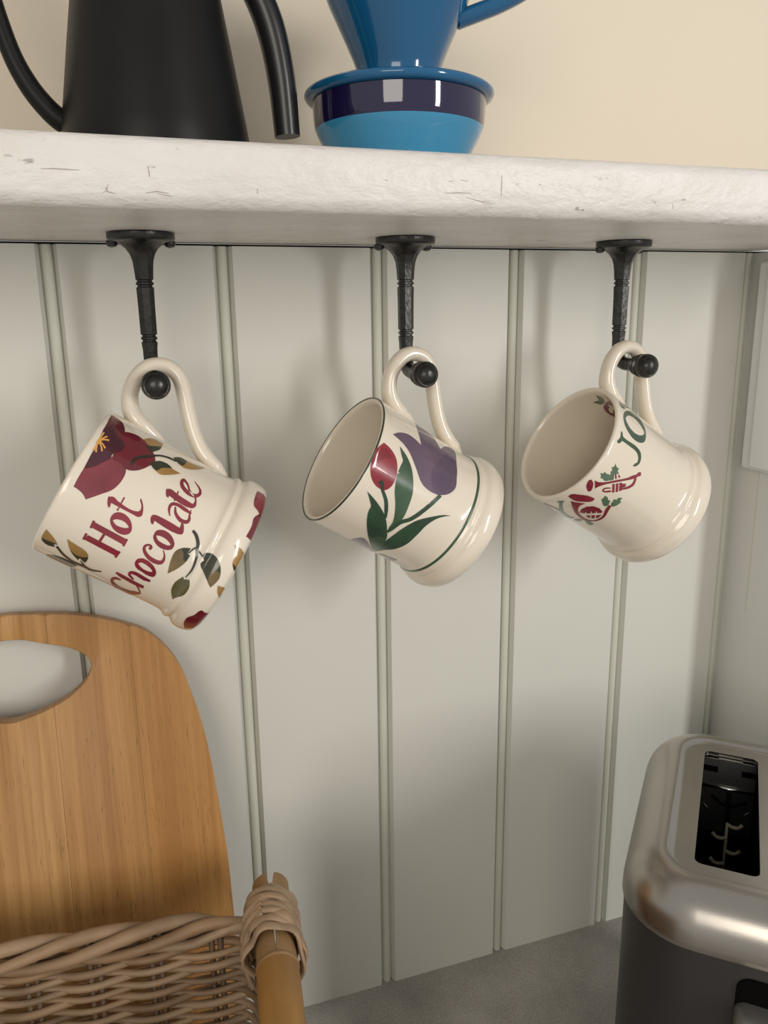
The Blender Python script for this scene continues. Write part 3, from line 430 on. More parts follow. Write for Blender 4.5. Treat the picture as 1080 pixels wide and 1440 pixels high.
1 painted_leaf bronze 2 0 -18764,1113,-18609,1105,-18451,1087,-18300,1062,-18165,1031,-18074,991,-18034,947,-18012,893,-18020,833,-18051,777,-18104,733,-18188,700,-18305,674,-18441,655,-18582,643,-18716,636,-19014,648,-19355,683,-19670,728,-19913,764,-20004,780,-19976,801,-19907,851,-19805,915,-19707,976,-19602,1020,-19458,1055,-19293,1083,-19116,1102,-18936,1112
1 painted_leaf moss 1 0 -24777,1981,-24691,2007,-24488,2069,-24212,2148,-23851,2226,-23516,2280,-23255,2305,-22963,2323,-22681,2332,-22399,2332,-22123,2324,-21810,2296,-21469,2248,-21164,2196,-20939,2155,-20842,2139,-20871,2128,-20938,2102,-21030,2071,-21095,2045,-21123,2034,-21052,2012,-20906,1959,-20788,1891,-20691,1833,-20645,1809,-20699,1795,-20844,1758,-21067,1710,-21294,1666,-21510,1636,-21748,1619,-21999,1610,-22254,1611,-22524,1618,-22770,1635,-22978,1667,-23180,1711,-23361,1763,-23559,1815,-23795,1859,-24004,1890,-24233,1923,-24473,1953,-24696,1973
1 painted_leaf tan 1 0 -23384,8744,-23430,8719,-23529,8653,-23676,8565,-23829,8472,-23964,8390,-24095,8329,-24229,8267,-24368,8207,-24511,8147,-24683,8090,-24749,8068,-24842,8043,-24935,8021,-25021,8005,-25052,7999,-25072,8016,-25122,8057,-25180,8106,-25229,8147,-25272,8165,-25306,8154,-25422,8129,-25543,8098,-25659,8073,-25692,8062,-25719,8084,-25807,8141,-25890,8217,-25970,8299,-26004,8370,-25972,8438,-25931,8509,-25833,8577,-25720,8642,-25567,8701,-25508,8722,-25420,8742,-25326,8760,-25227,8774,-25125,8784,-24709,8795,-24244,8786,-23822,8769,-23498,8752
1 painted_leaf darkgreen 2 0 -25125,8784,-25112,8766,-25102,8720,-25103,8658,-25101,8593,-25082,8535,-25069,8458,-25055,8382,-25020,8305,-25008,8229,-25001,8152,-25002,8116,-25024,8076,-25027,8038,-25035,8009,-25052,7999,-25072,8016,-25122,8057,-25180,8106,-25229,8147,-25272,8165,-25306,8154,-25422,8129,-25543,8098,-25659,8073,-25692,8062,-25719,8084,-25807,8141,-25890,8217,-25970,8299,-26004,8370,-25972,8438,-25931,8509,-25833,8577,-25720,8642,-25567,8701,-25479,8723,-25357,8745,-25254,8765,-25159,8779
1 painted_leaf tan 1 0 -23388,7724,-23417,7691,-23451,7606,-23515,7491,-23558,7368,-23627,7260,-23672,7156,-23712,7050,-23737,6945,-23814,6842,-23915,6741,-23964,6698,-24038,6655,-24121,6613,-24234,6575,-24338,6543,-24478,6516,-24652,6493,-24835,6475,-25023,6462,-25213,6454,-25409,6457,-25644,6467,-25876,6481,-26063,6494,-26137,6499,-26070,6532,-25960,6610,-25805,6703,-25696,6781,-25629,6813,-25698,6816,-25822,6821,-26003,6828,-26151,6834,-26220,6836,-26175,6863,-26036,6929,-25871,7017,-25679,7110,-25501,7189,-25366,7241,-25227,7292,-25060,7341,-24910,7388,-24732,7432,-24435,7506,-24067,7583,-23742,7654,-23492,7705
1 painted_leaf darkgreen 2 0 -24732,7432,-24783,7411,-24910,7357,-25039,7283,-25182,7203,-25286,7132,-25347,7054,-25349,6973,-25339,6892,-25294,6813,-25238,6736,-25138,6679,-24992,6616,-24846,6558,-24724,6516,-24670,6499,-24707,6495,-24810,6484,-24950,6471,-25095,6460,-25213,6454,-25410,6457,-25645,6468,-25877,6482,-26063,6494,-26137,6499,-26070,6532,-25960,6610,-25805,6703,-25696,6781,-25629,6813,-25698,6816,-25822,6821,-26003,6828,-26151,6834,-26220,6836,-26175,6863,-26036,6929,-25871,7017,-25679,7110,-25501,7189,-25336,7248,-25137,7312,-24936,7372,-24790,7416
1 painted_leaf bronze 1 0 -29310,8319,-29149,8292,-28836,8225,-28472,8136,-28157,8043,-27937,7960,-27769,7870,-27656,7780,-27574,7688,-27497,7596,-27474,7505,-27450,7407,-27458,7308,-27495,7209,-27535,7110,-27605,7011,-27673,6949,-27741,6879,-27837,6813,-27917,6765,-27934,6745,-28032,6755,-28265,6780,-28592,6815,-28947,6855,-29264,6893,-29784,6980,-30244,7074,-30782,7175,-31101,7274,-31121,7368,-31096,7474,-31098,7580,-31097,7687,-31094,7794,-31114,7901,-31103,8008,-30287,8112,-29732,8212,-29427,8289
1 painted_leaf darkgreen 2 0 -28024,7957,-27966,7924,-27833,7841,-27675,7729,-27539,7610,-27474,7505,-27449,7407,-27456,7308,-27494,7209,-27535,7110,-27605,7011,-27673,6949,-27741,6879,-27837,6813,-27917,6765,-27934,6745,-28005,6760,-28131,6798,-28324,6850,-28518,6907,-28647,6957,-28764,7062,-28792,7169,-28735,7276,-28647,7383,-28585,7489,-28470,7599,-28308,7722,-28166,7838,-28057,7923
1 painted_stem ink 3 0 -25575,8024,-25781,7942,-25991,7862,-26222,7779,-26471,7691,-26684,7596,-26883,7494,-27049,7386,-27206,7274,-27354,7160,-27445,7046,-27499,6928,-27490,6808,-27451,6689,-27415,6576,-27416,6474,-27405,6383,-27454,6301,-27454,6222,-27472,6140,-27398,6053,-27254,5963,-27074,5873,-26864,5783,-26676,5694,-26493,5606,-26206,5626,-26357,5716,-26512,5808,-26664,5898,-26782,5986,-26862,6070,-26899,6149,-26898,6224,-26842,6300,-26815,6384,-26775,6478,-26803,6584,-26842,6696,-26881,6813,-26890,6928,-26859,7039,-26789,7148,-26661,7258,-26501,7365,-26357,7469,-26180,7566,-25992,7654,-25791,7737,-25584,7818,-25374,7899,-25191,7982
1 painted_stem ink 3 0 -26848,6380,-26746,6414,-26645,6448,-26567,6482,-26465,6515,-26363,6549,-26291,6584,-26218,6619,-26146,6654,-26073,6689,-26000,6724,-26125,6736,-26234,6705,-26344,6673,-26454,6641,-26587,6610,-26697,6578,-26802,6545,-26931,6512,-27035,6479,-27164,6445,-27269,6412
1 painted_petal rose 1 0 -5720,776,-5688,750,-5610,685,-5523,598,-5464,509,-5362,430,-5333,360,-5397,295,-5533,237,-5340,163,-4503,60,-6274,59,-7833,60,-8993,59,-9741,60,-9998,59,-9823,59,-9341,60,-8520,59,-9063,173,-9291,256,-9292,296,-9255,335,-9192,373,-9127,411,-9070,449,-9044,503,-8991,558,-8937,612,-8880,661,-8780,700,-8538,741,-8267,771,-7935,788,-7584,798,-7199,805,-6900,805,-6531,800,-6147,790,-5845,780
1 painted_petal maroon 2 0 -9291,256,-9025,193,-8200,77,-8686,60,-9165,60,-9337,59,-9464,59,-9789,59,-10208,59,-10289,21,-10474,1,-11416,1,-12371,0,-13206,1,-13780,1,-13992,0,-13904,0,-13657,1,-13267,1,-12747,1,-12942,104,-13035,191,-13029,273,-13024,350,-13018,406,-13015,428,-12909,425,-12632,416,-12247,405,-11841,399,-11471,398,-11254,409,-11046,430,-10840,451,-10626,463,-10394,457,-10190,434,-9975,400,-9748,356,-9526,308
1 painted_leaf tan 1 0 -14511,782,-14509,755,-14508,688,-14509,596,-14527,501,-14553,418,-14632,304,-14729,184,-14637,0,-15073,1,-15374,1,-15799,1,-16256,0,-16710,0,-17083,0,-17241,0,-17259,1,-17308,0,-17379,0,-17186,129,-17064,209,-16956,262,-16835,312,-16705,357,-16570,396,-16432,426,-16256,450,-16067,458,-15875,462,-15685,470,-15508,490,-15266,545,-14999,620,-14756,697,-14579,758
1 painted_leaf darkgreen 2 0 -16488,413,-16504,377,-16552,284,-16637,154,-16778,1,-16836,0,-16911,0,-17020,1,-17134,0,-17223,1,-17260,0,-17275,0,-17314,1,-17374,0,-17291,69,-17175,143,-17015,222,-16840,292,-16669,353,-16540,396
1 painted_leaf tan 1 0 -19450,509,-19446,488,-19438,434,-19435,361,-19429,283,-19421,215,-19521,128,-19824,1,-19361,1,-19079,1,-18982,1,-19173,1,-19645,1,-20255,0,-20784,1,-21014,1,-21205,1,-21751,0,-20756,177,-20472,279,-20258,354,-20082,398,-19862,441,-19657,476,-19502,501
1 painted_leaf darkgreen 2 0 -20603,101,-20608,62,-20683,1,-20266,1,-19987,1,-19886,1,-20000,1,-20273,1,-20605,1,-20892,1,-21014,1,-21102,1,-21320,1,-21619,1,-21222,69,-21054,103,-20926,119,-20810,126,-20713,125,-20642,117
1 painted_petal maroon 1 0 -23355,553,-23314,513,-23363,460,-23439,402,-23529,342,-23568,288,-23552,227,-23741,143,-23977,60,-23378,59,-23148,60,-23385,59,-24021,59,-24931,60,-26053,60,-26681,92,-26814,127,-26877,170,-27024,210,-27432,241,-27786,283,-28042,346,-28236,433,-28395,521,-28661,580,-28761,604,-28594,628,-28233,683,-27818,751,-27418,814,-27082,858,-26776,886,-26460,907,-26179,918,-25919,921,-25663,917,-25369,892,-25118,849,-24907,797,-24694,744,-24477,700,-24219,672,-23949,651,-23700,629,-23486,599
2 painted_tulip red 1 0 -11697,8767,-11711,8736,-11732,8649,-11781,8538,-11832,8418,-11906,8321,-11994,8215,-12105,8113,-12238,8018,-12383,7927,-12541,7841,-12711,7761,-12905,7689,-13120,7626,-13335,7563,-13563,7510,-13851,7452,-14152,7399,-14461,7353,-14775,7315,-15090,7286,-15362,7269,-15642,7257,-15923,7253,-16201,7263,-16466,7280,-16649,7304,-16835,7335,-17011,7377,-17168,7422,-17290,7477,-17384,7551,-17447,7639,-17485,7732,-17499,7826,-17488,7920,-17444,8032,-17367,8144,-17259,8258,-17131,8363,-16987,8460,-16804,8558,-16594,8650,-16366,8731,-16126,8806,-15880,8867,-15599,8929,-15297,8972,-14981,9003,-14660,9028,-14340,9047,-14024,9052,-13709,9055,-13388,9048,-13064,9028,-12752,8999,-12524,8965,-12250,8906,-11981,8841,-11774,8788
2 painted_tulip crimson 2 0 -12330,8754,-12316,8721,-12293,8642,-12274,8537,-12273,8429,-12300,8338,-12421,8234,-12612,8126,-12799,8023,-12958,7952,-13018,7922,-13074,7968,-13209,8075,-13407,8219,-13623,8359,-13843,8469,-14038,8534,-14274,8591,-14508,8641,-14687,8676,-14752,8685,-14672,8705,-14459,8748,-14165,8796,-13844,8837,-13560,8860,-13288,8853,-12964,8826,-12657,8795,-12425,8767
2 painted_stem deepgreen 3 0 -16904,8117,-16837,8099,-16676,8062,-16484,8014,-16322,7973,-16254,7955,-16276,7942,-16335,7899,-16417,7843,-16510,7790,-16603,7742,-16768,7694,-16975,7643,-17178,7599,-17333,7568,-17395,7556,-17414,7572,-17460,7611,-17519,7651,-17565,7689,-17586,7702,-17536,7715,-17413,7749,-17256,7796,-17105,7850,-16998,7904,-16957,7948,-16930,8005,-16914,8058,-16907,8100
2 painted_stem green2 2 0 -17579,7705,-17792,7598,-18004,7488,-18217,7377,-18426,7277,-18635,7188,-18840,7112,-19055,7041,-19285,6971,-19521,6904,-19747,6841,-19963,6771,-20178,6705,-20396,6641,-20617,6577,-20849,6507,-20703,6386,-20461,6438,-20221,6489,-19986,6537,-19739,6593,-19499,6648,-19261,6716,-19024,6781,-18776,6856,-18529,6938,-18287,7029,-18065,7134,-17852,7250,-17652,7364,-17454,7482,-17260,7593
2 painted_leaf green 3 0 -10823,7774,-10876,7730,-11006,7616,-11200,7467,-11405,7309,-11606,7175,-11814,7061,-12044,6955,-12274,6847,-12523,6747,-12782,6652,-13033,6567,-13296,6486,-13574,6413,-13851,6339,-14133,6269,-14447,6197,-14763,6125,-15090,6061,-15420,5998,-15756,5942,-16082,5900,-16415,5861,-16753,5826,-17095,5791,-17437,5763,-17836,5724,-18244,5682,-18656,5645,-19070,5615,-19492,5590,-19761,5584,-20040,5579,-20321,5579,-20603,5583,-20882,5590,-21318,5604,-21814,5627,-22301,5646,-22667,5661,-22814,5666,-22752,5681,-22594,5717,-22377,5766,-22163,5809,-21963,5846,-21706,5873,-21452,5887,-21197,5898,-20947,5913,-20707,5939,-20210,6024,-19728,6126,-19260,6239,-18818,6351,-18387,6465,-18038,6564,-17705,6671,-17379,6777,-17051,6879,-16713,6968,-16329,7050,-15937,7123,-15540,7190,-15134,7242,-14723,7284,-14449,7302,-14172,7315,-13887,7320,-13603,7323,-13311,7322,-13156,7317,-12999,7309,-12843,7301,-12690,7298,-12543,7303,-12374,7338,-12204,7380,-12058,7437,-11903,7491,-11746,7541,-11534,7596,-11294,7659,-11069,7717,-10885,7755
2 painted_tulip violet 1 0 -9722,8371,-9647,8347,-9486,8292,-9259,8211,-9035,8126,-8852,8046,-8648,7935,-8478,7823,-8306,7703,-8185,7588,-8077,7474,-7997,7344,-7974,7220,-7967,7094,-8006,6977,-8049,6862,-8111,6740,-8239,6613,-8346,6489,-8449,6402,-8480,6366,-8381,6377,-8129,6408,-7767,6444,-7372,6481,-7005,6511,-6345,6562,-5475,6599,-4451,6598,-3252,6519,-2282,6400,-2286,6350,-2299,6223,-2403,6068,-2589,5917,-2847,5802,-3158,5691,-3472,5581,-3787,5473,-4129,5371,-4518,5282,-5027,5202,-5596,5112,-6090,5021,-6454,4954,-6595,4928,-6494,4903,-6202,4829,-5817,4727,-5396,4612,-5017,4498,-4598,4346,-4152,4176,-3721,3999,-3390,3839,-3202,3709,-3302,3653,-3547,3624,-3887,3614,-4252,3613,-4613,3617,-5184,3634,-5759,3660,-6295,3682,-6790,3698,-7242,3706,-7933,3696,-8587,3681,-9188,3655,-9757,3625,-10310,3596,-10623,3575,-10941,3552,-11245,3530,-11556,3525,-11856,3536,-12111,3566,-12364,3609,-12620,3667,-12863,3732,-13078,3798,-13230,3853,-13371,3915,-13500,3982,-13626,4056,-13734,4126,-13844,4207,-13948,4297,-14033,4384,-14110,4476,-14168,4565,-14218,4667,-14252,4771,-14271,4875,-14271,4974,-14263,5077,-14229,5200,-14178,5323,-14110,5445,-14024,5563,-13905,5667,-13672,5831,-13374,5972,-13053,6108,-12721,6239,-12404,6373,-12067,6521,-11716,6665,-11371,6809,-11039,6958,-10729,7112,-10557,7223,-10395,7338,-10257,7459,-10115,7577,-10013,7705,-9920,7855,-9836,8030,-9771,8196,-9734,8322
2 painted_tulip violet2 2 0 -11141,5324,-10751,5296,-10336,5241,-9881,5160,-9413,5068,-8914,4969,-8494,4882,-8000,4775,-7481,4658,-7079,4566,-6900,4524,-6924,4460,-6970,4293,-7083,4084,-7284,3887,-7597,3759,-8058,3690,-8625,3658,-9213,3639,-9775,3618,-10310,3596,-10622,3574,-10940,3551,-11244,3530,-11556,3524,-11856,3536,-12111,3566,-12364,3609,-12620,3667,-12863,3732,-13078,3798,-13230,3853,-13371,3915,-13500,3982,-13626,4056,-13734,4126,-13854,4209,-13980,4301,-14087,4394,-14159,4486,-14168,4565,-14081,4686,-13905,4801,-13663,4902,-13397,4996,-13131,5076,-12792,5163,-12422,5238,-12020,5294,-11595,5326
2 painted_stem green2 4 0 -13933,4396,-14271,4457,-14603,4515,-14929,4570,-15262,4627,-15610,4686,-15996,4756,-16409,4828,-16828,4898,-17229,4968,-17592,5031,-17912,5087,-18207,5137,-18473,5190,-18724,5241,-18962,5294,-19175,5354,-19362,5430,-19562,5508,-19781,5587,-20045,5652,-20345,5701,-20663,5737,-20985,5762,-21296,5778,-21560,5794,-21788,5801,-21978,5807,-22164,5806,-22332,5808,-22521,5808,-22704,5649,-22530,5634,-22365,5621,-22211,5602,-22027,5585,-21812,5563,-21528,5548,-21228,5525,-20920,5500,-20623,5472,-20375,5432,-20176,5378,-19980,5313,-19780,5235,-19558,5154,-19298,5082,-19027,5018,-18752,4960,-18465,4905,-18158,4851,-17828,4790,-17448,4733,-17034,4663,-16604,4594,-16181,4528,-15784,4459,-15421,4401,-15077,4349,-14744,4296,-14415,4244,-14075,4186
2 painted_leaf green2 2 0 -15744,3101,-15775,3133,-15858,3220,-15975,3334,-16106,3458,-16232,3558,-16425,3688,-16634,3811,-16854,3925,-17079,4043,-17306,4155,-17582,4292,-17863,4424,-18150,4553,-18451,4672,-18770,4779,-19145,4882,-19548,4969,-19969,5046,-20404,5113,-20848,5174,-21218,5217,-21615,5247,-22026,5270,-22452,5288,-22879,5306,-23190,5311,-23503,5315,-23832,5314,-24177,5311,-24523,5311,-25153,5334,-25859,5364,-26636,5373,-27562,5314,-28789,5124,-29198,5030,-29770,4886,-30789,4648,-31215,4530,-31202,4517,-31251,4469,-29372,4729,-28332,4791,-27544,4794,-26978,4769,-26548,4717,-26180,4647,-25833,4573,-25484,4503,-25111,4445,-24694,4391,-24272,4342,-23845,4299,-23432,4259,-23003,4233,-22537,4212,-22052,4208,-21578,4207,-21115,4204,-20676,4191,-20262,4182,-19856,4174,-19452,4165,-19066,4142,-18693,4106,-18324,4049,-17956,3987,-17599,3913,-17260,3827,-16944,3723,-16641,3596,-16322,3437,-16034,3276,-15824,3150
2 painted_leaf green2 3 0 -18643,8343,-18668,8305,-18732,8207,-18823,8075,-18921,7936,-19021,7812,-19139,7674,-19268,7533,-19407,7392,-19555,7253,-19724,7112,-19876,6991,-20045,6866,-20224,6743,-20417,6624,-20626,6509,-20867,6394,-21137,6280,-21409,6173,-21714,6061,-22027,5952,-22342,5843,-22676,5729,-23035,5616,-23408,5514,-23817,5424,-24310,5344,-24846,5278,-25453,5212,-26108,5146,-26822,5072,-27436,5013,-28269,4928,-29341,4796,-31245,4487,-31202,4517,-31217,4533,-29949,4822,-29006,5063,-28334,5254,-27836,5403,-27125,5635,-26522,5845,-25981,6041,-25493,6220,-25017,6391,-24527,6563,-24068,6723,-23619,6875,-23193,7013,-22757,7143,-22420,7236,-22060,7328,-21720,7407,-21374,7479,-21046,7537,-20878,7558,-20711,7569,-20545,7578,-20385,7591,-20240,7615,-20089,7659,-19944,7716,-19816,7775,-19685,7840,-19560,7899,-19340,8000,-19096,8118,-18868,8231,-18706,8312
2 painted_leaf green 4 0 -31202,4517,-31220,4537,-29383,4945,-28348,5218,-27580,5442,-27012,5620,-26666,5741,-26302,5875,-25981,5997,-25747,6087,-25681,6117,-25539,6111,-25219,6087,-24827,6045,-24466,5985,-24204,5917,-24065,5818,-23941,5694,-23869,5565,-23821,5467,-23817,5424,-23970,5399,-24350,5342,-24914,5255,-25553,5163,-26155,5088,-26858,5029,-27789,4954,-28976,4831,-30844,4554
2 painted_petal violet 1 0 -31203,6332,-31191,6302,-30405,6357,-28903,6507,-28023,6536,-27454,6521,-27153,6504,-26872,6481,-26635,6449,-26469,6402,-26381,6342,-26382,6274,-26435,6195,-26538,6107,-26691,6011,-26852,5919,-27320,5708,-28060,5437,-29032,5130,-30384,4781,-31200,4589,-31210,4619,-31200,4703,-31197,4814,-31200,4931,-31189,5036,-31186,5172,-31184,5309,-31180,5445,-31177,5581,-31195,5713,-31176,5861,-31198,6021,-31187,6177,-31184,6291
2 painted_petal violet 1 0 -31175,4528,-31220,4475,-31241,4360,-30970,4261,-29447,4393,-28900,4354,-28648,4272,-28511,4166,-28420,4049,-28351,3927,-28237,3814,-28149,3725,-28024,3628,-27928,3533,-27863,3461,-27828,3434,-27989,3439,-28468,3436,-29232,3408,-30567,3276,-31241,3264,-31234,3393,-31229,3526,-31226,3661,-31223,3797,-31218,3932,-31215,4069,-31229,4221,-31211,4370,-31224,4476
3 joy green 1 0 -9398,8599,-9187,8579,-8951,8551,-8681,8505,-8421,8452,-8140,8376,-7880,8289,-7613,8185,-7318,8062,-7033,7935,-6798,7821,-6443,7637,-6148,7459,-5887,7284,-5698,7128,-5596,6999,-5643,6875,-5828,6790,-6085,6725,-6410,6681,-6716,6635,-7098,6588,-7488,6543,-7884,6502,-8285,6467,-8690,6439,-8958,6427,-9251,6424,-9546,6426,-9825,6427,-10120,6442,-10363,6461,-10614,6482,-10861,6510,-11095,6547,-11302,6598,-11446,6651,-11577,6715,-11695,6786,-11799,6860,-11888,6933,-11975,7042,-12047,7161,-12070,7270,-12090,7385,-12074,7483,-12035,7623,-11960,7754,-11853,7877,-11721,7992,-11585,8103,-11453,8195,-11298,8278,-11136,8360,-10952,8431,-10746,8492,-10517,8533,-10280,8572,-10022,8601,-9727,8611|-9505,8378,-9342,8352,-9155,8313,-8936,8256,-8709,8186,-8540,8124,-8352,8037,-8205,7946,-8092,7855,-7989,7763,-7908,7680,-7835,7568,-7794,7461,-7782,7360,-7817,7272,-7855,7187,-7952,7086,-8096,6999,-8268,6920,-8445,6843,-8645,6775,-8792,6718,-8946,6656,-9121,6605,-9332,6580,-9556,6581,-9689,6603,-9843,6639,-10011,6687,-10154,6733,-10281,6783,-10425,6856,-10567,6944,-10675,7030,-10771,7119,-10840,7199,-10912,7322,-10945,7441,-10960,7560,-10929,7666,-10891,7768,-10831,7876,-10740,7976,-10606,8061,-10464,8144,-10301,8217,-10183,8269,-10059,8323,-9897,8361,-9735,8389
3 joy green 1 0 -12392,8673,-12392,8667,-12382,8647,-12361,8616,-12359,8590,-12362,8569,-12434,8528,-12548,8499,-12686,8478,-12806,8450,-12904,8415,-12946,8365,-12975,8310,-12983,8246,-12985,8182,-12987,8118,-12984,7940,-12932,7747,-12889,7559,-12859,7372,-12861,7188,-12900,7084,-12950,6980,-13014,6878,-13105,6788,-13225,6711,-13357,6645,-13533,6597,-13721,6555,-13916,6519,-14112,6490,-14276,6478,-14447,6470,-14620,6467,-14789,6471,-14959,6490,-15107,6515,-15257,6547,-15399,6585,-15534,6634,-15647,6688,-15687,6717,-15724,6760,-15754,6803,-15777,6839,-15786,6855,-15752,6847,-15681,6844,-15579,6832,-15472,6818,-15380,6803,-15269,6773,-15162,6739,-15056,6703,-14950,6673,-14847,6658,-14699,6656,-14552,6671,-14404,6693,-14261,6721,-14128,6751,-14009,6792,-13893,6837,-13797,6893,-13712,6952,-13642,7013,-13583,7110,-13548,7212,-13538,7324,-13547,7442,-13544,7553,-13547,7745,-13559,7962,-13582,8170,-13598,8321,-13607,8382,-13655,8390,-13770,8408,-13922,8436,-14063,8463,-14184,8500,-14222,8517,-14258,8537,-14298,8565,-14319,8586,-14329,8606,-14321,8642,-14282,8673,-14228,8702,-14158,8720,-14092,8732,-13980,8727,-13842,8696,-13700,8659,-13557,8625,-13425,8607,-13180,8605,-12916,8624,-12665,8649,-12471,8667
3 joy green 1 0 -6226,8686,-6247,8671,-6259,8621,-6266,8551,-6253,8472,-6183,8387,-6013,8282,-5730,8146,-5318,7974,-4715,7746,-4118,7516,-4113,7394,-4116,7270,-4123,7146,-4133,7022,-4037,6867,-4041,6724,-4024,6554,-4040,6404,-4042,6289,-4041,6243,-4039,6271,-4021,6336,-4024,6433,-4023,6534,-4011,6619,-4016,6761,-4013,6905,-4807,7276,-5425,7585,-6076,7884,-6389,8004,-6761,8132,-7118,8253,-7385,8350,-7568,8432,-7642,8499,-7676,8564,-7657,8618,-7592,8658,-7528,8696,-7337,8728,-7042,8740,-6689,8728,-6367,8701
3 painted_holly holly 1 0 -16952,8100,-16985,8084,-17069,8046,-17173,7992,-17270,7933,-17331,7874,-17343,7829,-17337,7776,-17319,7718,-17302,7675,-17294,7657,-17328,7659,-17414,7664,-17525,7669,-17633,7662,-17714,7648,-17768,7613,-17815,7565,-17850,7510,-17873,7468,-17880,7449,-17916,7467,-18002,7501,-18116,7546,-18235,7600,-18333,7652,-18394,7684,-18456,7717,-18513,7751,-18558,7793,-18583,7827,-18578,7882,-18548,7943,-18508,8001,-18472,8043,-18457,8060,-18431,8054,-18366,8040,-18279,8018,-18190,8005,-18117,8008,-18038,8027,-17957,8072,-17883,8113,-17831,8150,-17811,8166,-17789,8158,-17731,8132,-17651,8101,-17565,8073,-17485,8053,-17365,8048,-17224,8059,-17090,8075,-16989,8090
3 painted_holly holly 1 0 -19432,8626,-19423,8608,-19396,8566,-19355,8514,-19304,8463,-19248,8427,-19172,8405,-19073,8384,-18975,8368,-18899,8356,-18868,8352,-18880,8343,-18908,8308,-18941,8266,-18969,8215,-18978,8174,-18960,8143,-18922,8104,-18878,8072,-18843,8040,-18830,8009,-18851,7953,-18896,7895,-18959,7840,-19035,7791,-19118,7754,-19213,7734,-19325,7731,-19444,7734,-19559,7743,-19656,7763,-19746,7791,-19829,7832,-19899,7885,-19956,7932,-19988,7985,-19983,8027,-19951,8077,-19911,8127,-19882,8170,-19878,8212,-19901,8240,-19942,8271,-19987,8300,-20026,8316,-20042,8323,-20007,8330,-19922,8348,-19814,8368,-19704,8399,-19621,8427,-19564,8469,-19513,8520,-19471,8572,-19443,8610
3 painted_holly holly 1 0 -18590,7967,-18560,7944,-18488,7891,-18402,7831,-18330,7779,-18300,7756,-18360,7728,-18516,7676,-18723,7606,-18939,7545,-19123,7521,-19233,7543,-19353,7589,-19461,7647,-19542,7690,-19574,7705,-19469,7736,-19225,7799,-18934,7879,-18692,7941
3 painted_trumpet wine 1 0 -22132,8656,-21964,8715,-21777,8768,-21586,8806,-21396,8834,-21228,8839,-21152,8830,-21076,8806,-21005,8779,-20953,8758,-20937,8744,-20950,8724,-20987,8672,-21041,8604,-21106,8536,-21179,8478,-21293,8417,-21425,8360,-21568,8308,-21711,8268,-21863,8225,-21992,8193,-22130,8163,-22270,8138,-22398,8125,-22510,8128,-22575,8138,-22633,8161,-22686,8187,-22727,8214,-22730,8250,-22689,8323,-22588,8410,-22448,8499,-22284,8589
3 painted_trumpet wine 1 0 -20733,8522,-20731,8500,-20722,8449,-20712,8373,-20688,8300,-20652,8242,-20550,8147,-20420,8060,-20274,7976,-20120,7893,-19964,7817,-19748,7704,-19519,7600,-19286,7491,-19049,7390,-18813,7281,-18603,7178,-18393,7068,-18181,6965,-17961,6858,-17732,6762,-17576,6704,-17411,6649,-17245,6602,-17079,6548,-16916,6484,-16803,6436,-16680,6381,-16561,6321,-16475,6278,-16440,6259,-16466,6247,-16519,6206,-16583,6160,-16636,6119,-16657,6100,-16702,6116,-16808,6147,-16952,6194,-17101,6244,-17224,6285,-17530,6417,-17820,6555,-18101,6696,-18378,6839,-18656,6973,-18977,7122,-19295,7272,-19613,7416,-19935,7557,-20266,7688,-20454,7752,-20640,7822,-20834,7883,-21036,7936,-21242,7984,-21364,8006,-21510,8022,-21651,8035,-21752,8048,-21796,8049,-21679,8104,-21414,8222,-21098,8363,-20841,8474
3 painted_trumpet wine 1 0 -16789,6407,-16935,6369,-17079,6329,-17213,6285,-17346,6258,-17474,6232,-17611,6219,-17752,6210,-17890,6205,-18024,6206,-18154,6219,-18291,6240,-18441,6276,-18595,6319,-18746,6359,-18886,6405,-19012,6449,-19129,6496,-19245,6546,-19361,6605,-19482,6656,-19674,6550,-19569,6489,-19464,6434,-19356,6370,-19234,6313,-19100,6251,-18949,6199,-18786,6147,-18613,6104,-18432,6059,-18247,6029,-18060,6012,-17879,6011,-17704,6024,-17533,6036,-17367,6060,-17197,6083,-17037,6120,-16890,6167,-16749,6207,-16603,6237
3 painted_trumpet wine 1 0 -16487,6296,-16449,6293,-16349,6279,-16220,6261,-16093,6238,-15996,6211,-15946,6179,-15908,6147,-15871,6108,-15842,6075,-15837,6067,-15860,6051,-15928,6024,-16022,5994,-16120,5967,-16203,5954,-16281,5967,-16363,5989,-16441,6016,-16509,6053,-16550,6084,-16562,6127,-16551,6185,-16522,6236,-16497,6278
3 painted_trumpet wine 1 0 -20269,7279,-20371,7337,-20470,7405,-20574,7466,-20676,7529,-20788,7571,-20914,7596,-21042,7611,-21169,7612,-21290,7598,-21401,7570,-21477,7512,-21496,7455,-21480,7402,-21444,7346,-21387,7287,-21299,7233,-21181,7182,-21056,7123,-20930,7063,-20807,7012,-20607,7123,-20735,7173,-20866,7231,-20990,7288,-21100,7333,-21175,7377,-21223,7417,-21256,7453,-21270,7483,-21269,7501,-21280,7498,-21269,7498,-21203,7502,-21107,7504,-21009,7494,-20921,7471,-20830,7440,-20727,7396,-20627,7331,-20519,7270,-20412,7213
3 painted_trumpet wine 1 0 -19743,7359,-19470,7226,-20586,6797,-20799,6932
3 painted_trumpet wine 1 0 -19374,7176,-19097,7043,-20206,6625,-20429,6766
3 painted_trumpet wine 1 0 -18986,7010,-18760,6878,-19008,6628,-19804,6492,-20009,6623
3 painted_trumpet wine 1 0 -18930,6867,-18515,6549,-18959,6463,-19458,6652
3 painted_trumpet wine 1 0 -18658,7817,-18483,7760,-19038,7502,-19206,7580
3 painted_trumpet wine 1 0 -18285,7707,-18116,7623,-18729,7351,-18886,7432
3 painted_trumpet wine 1 0 -18023,7489,-18149,7260,-18217,7181,-18453,7309
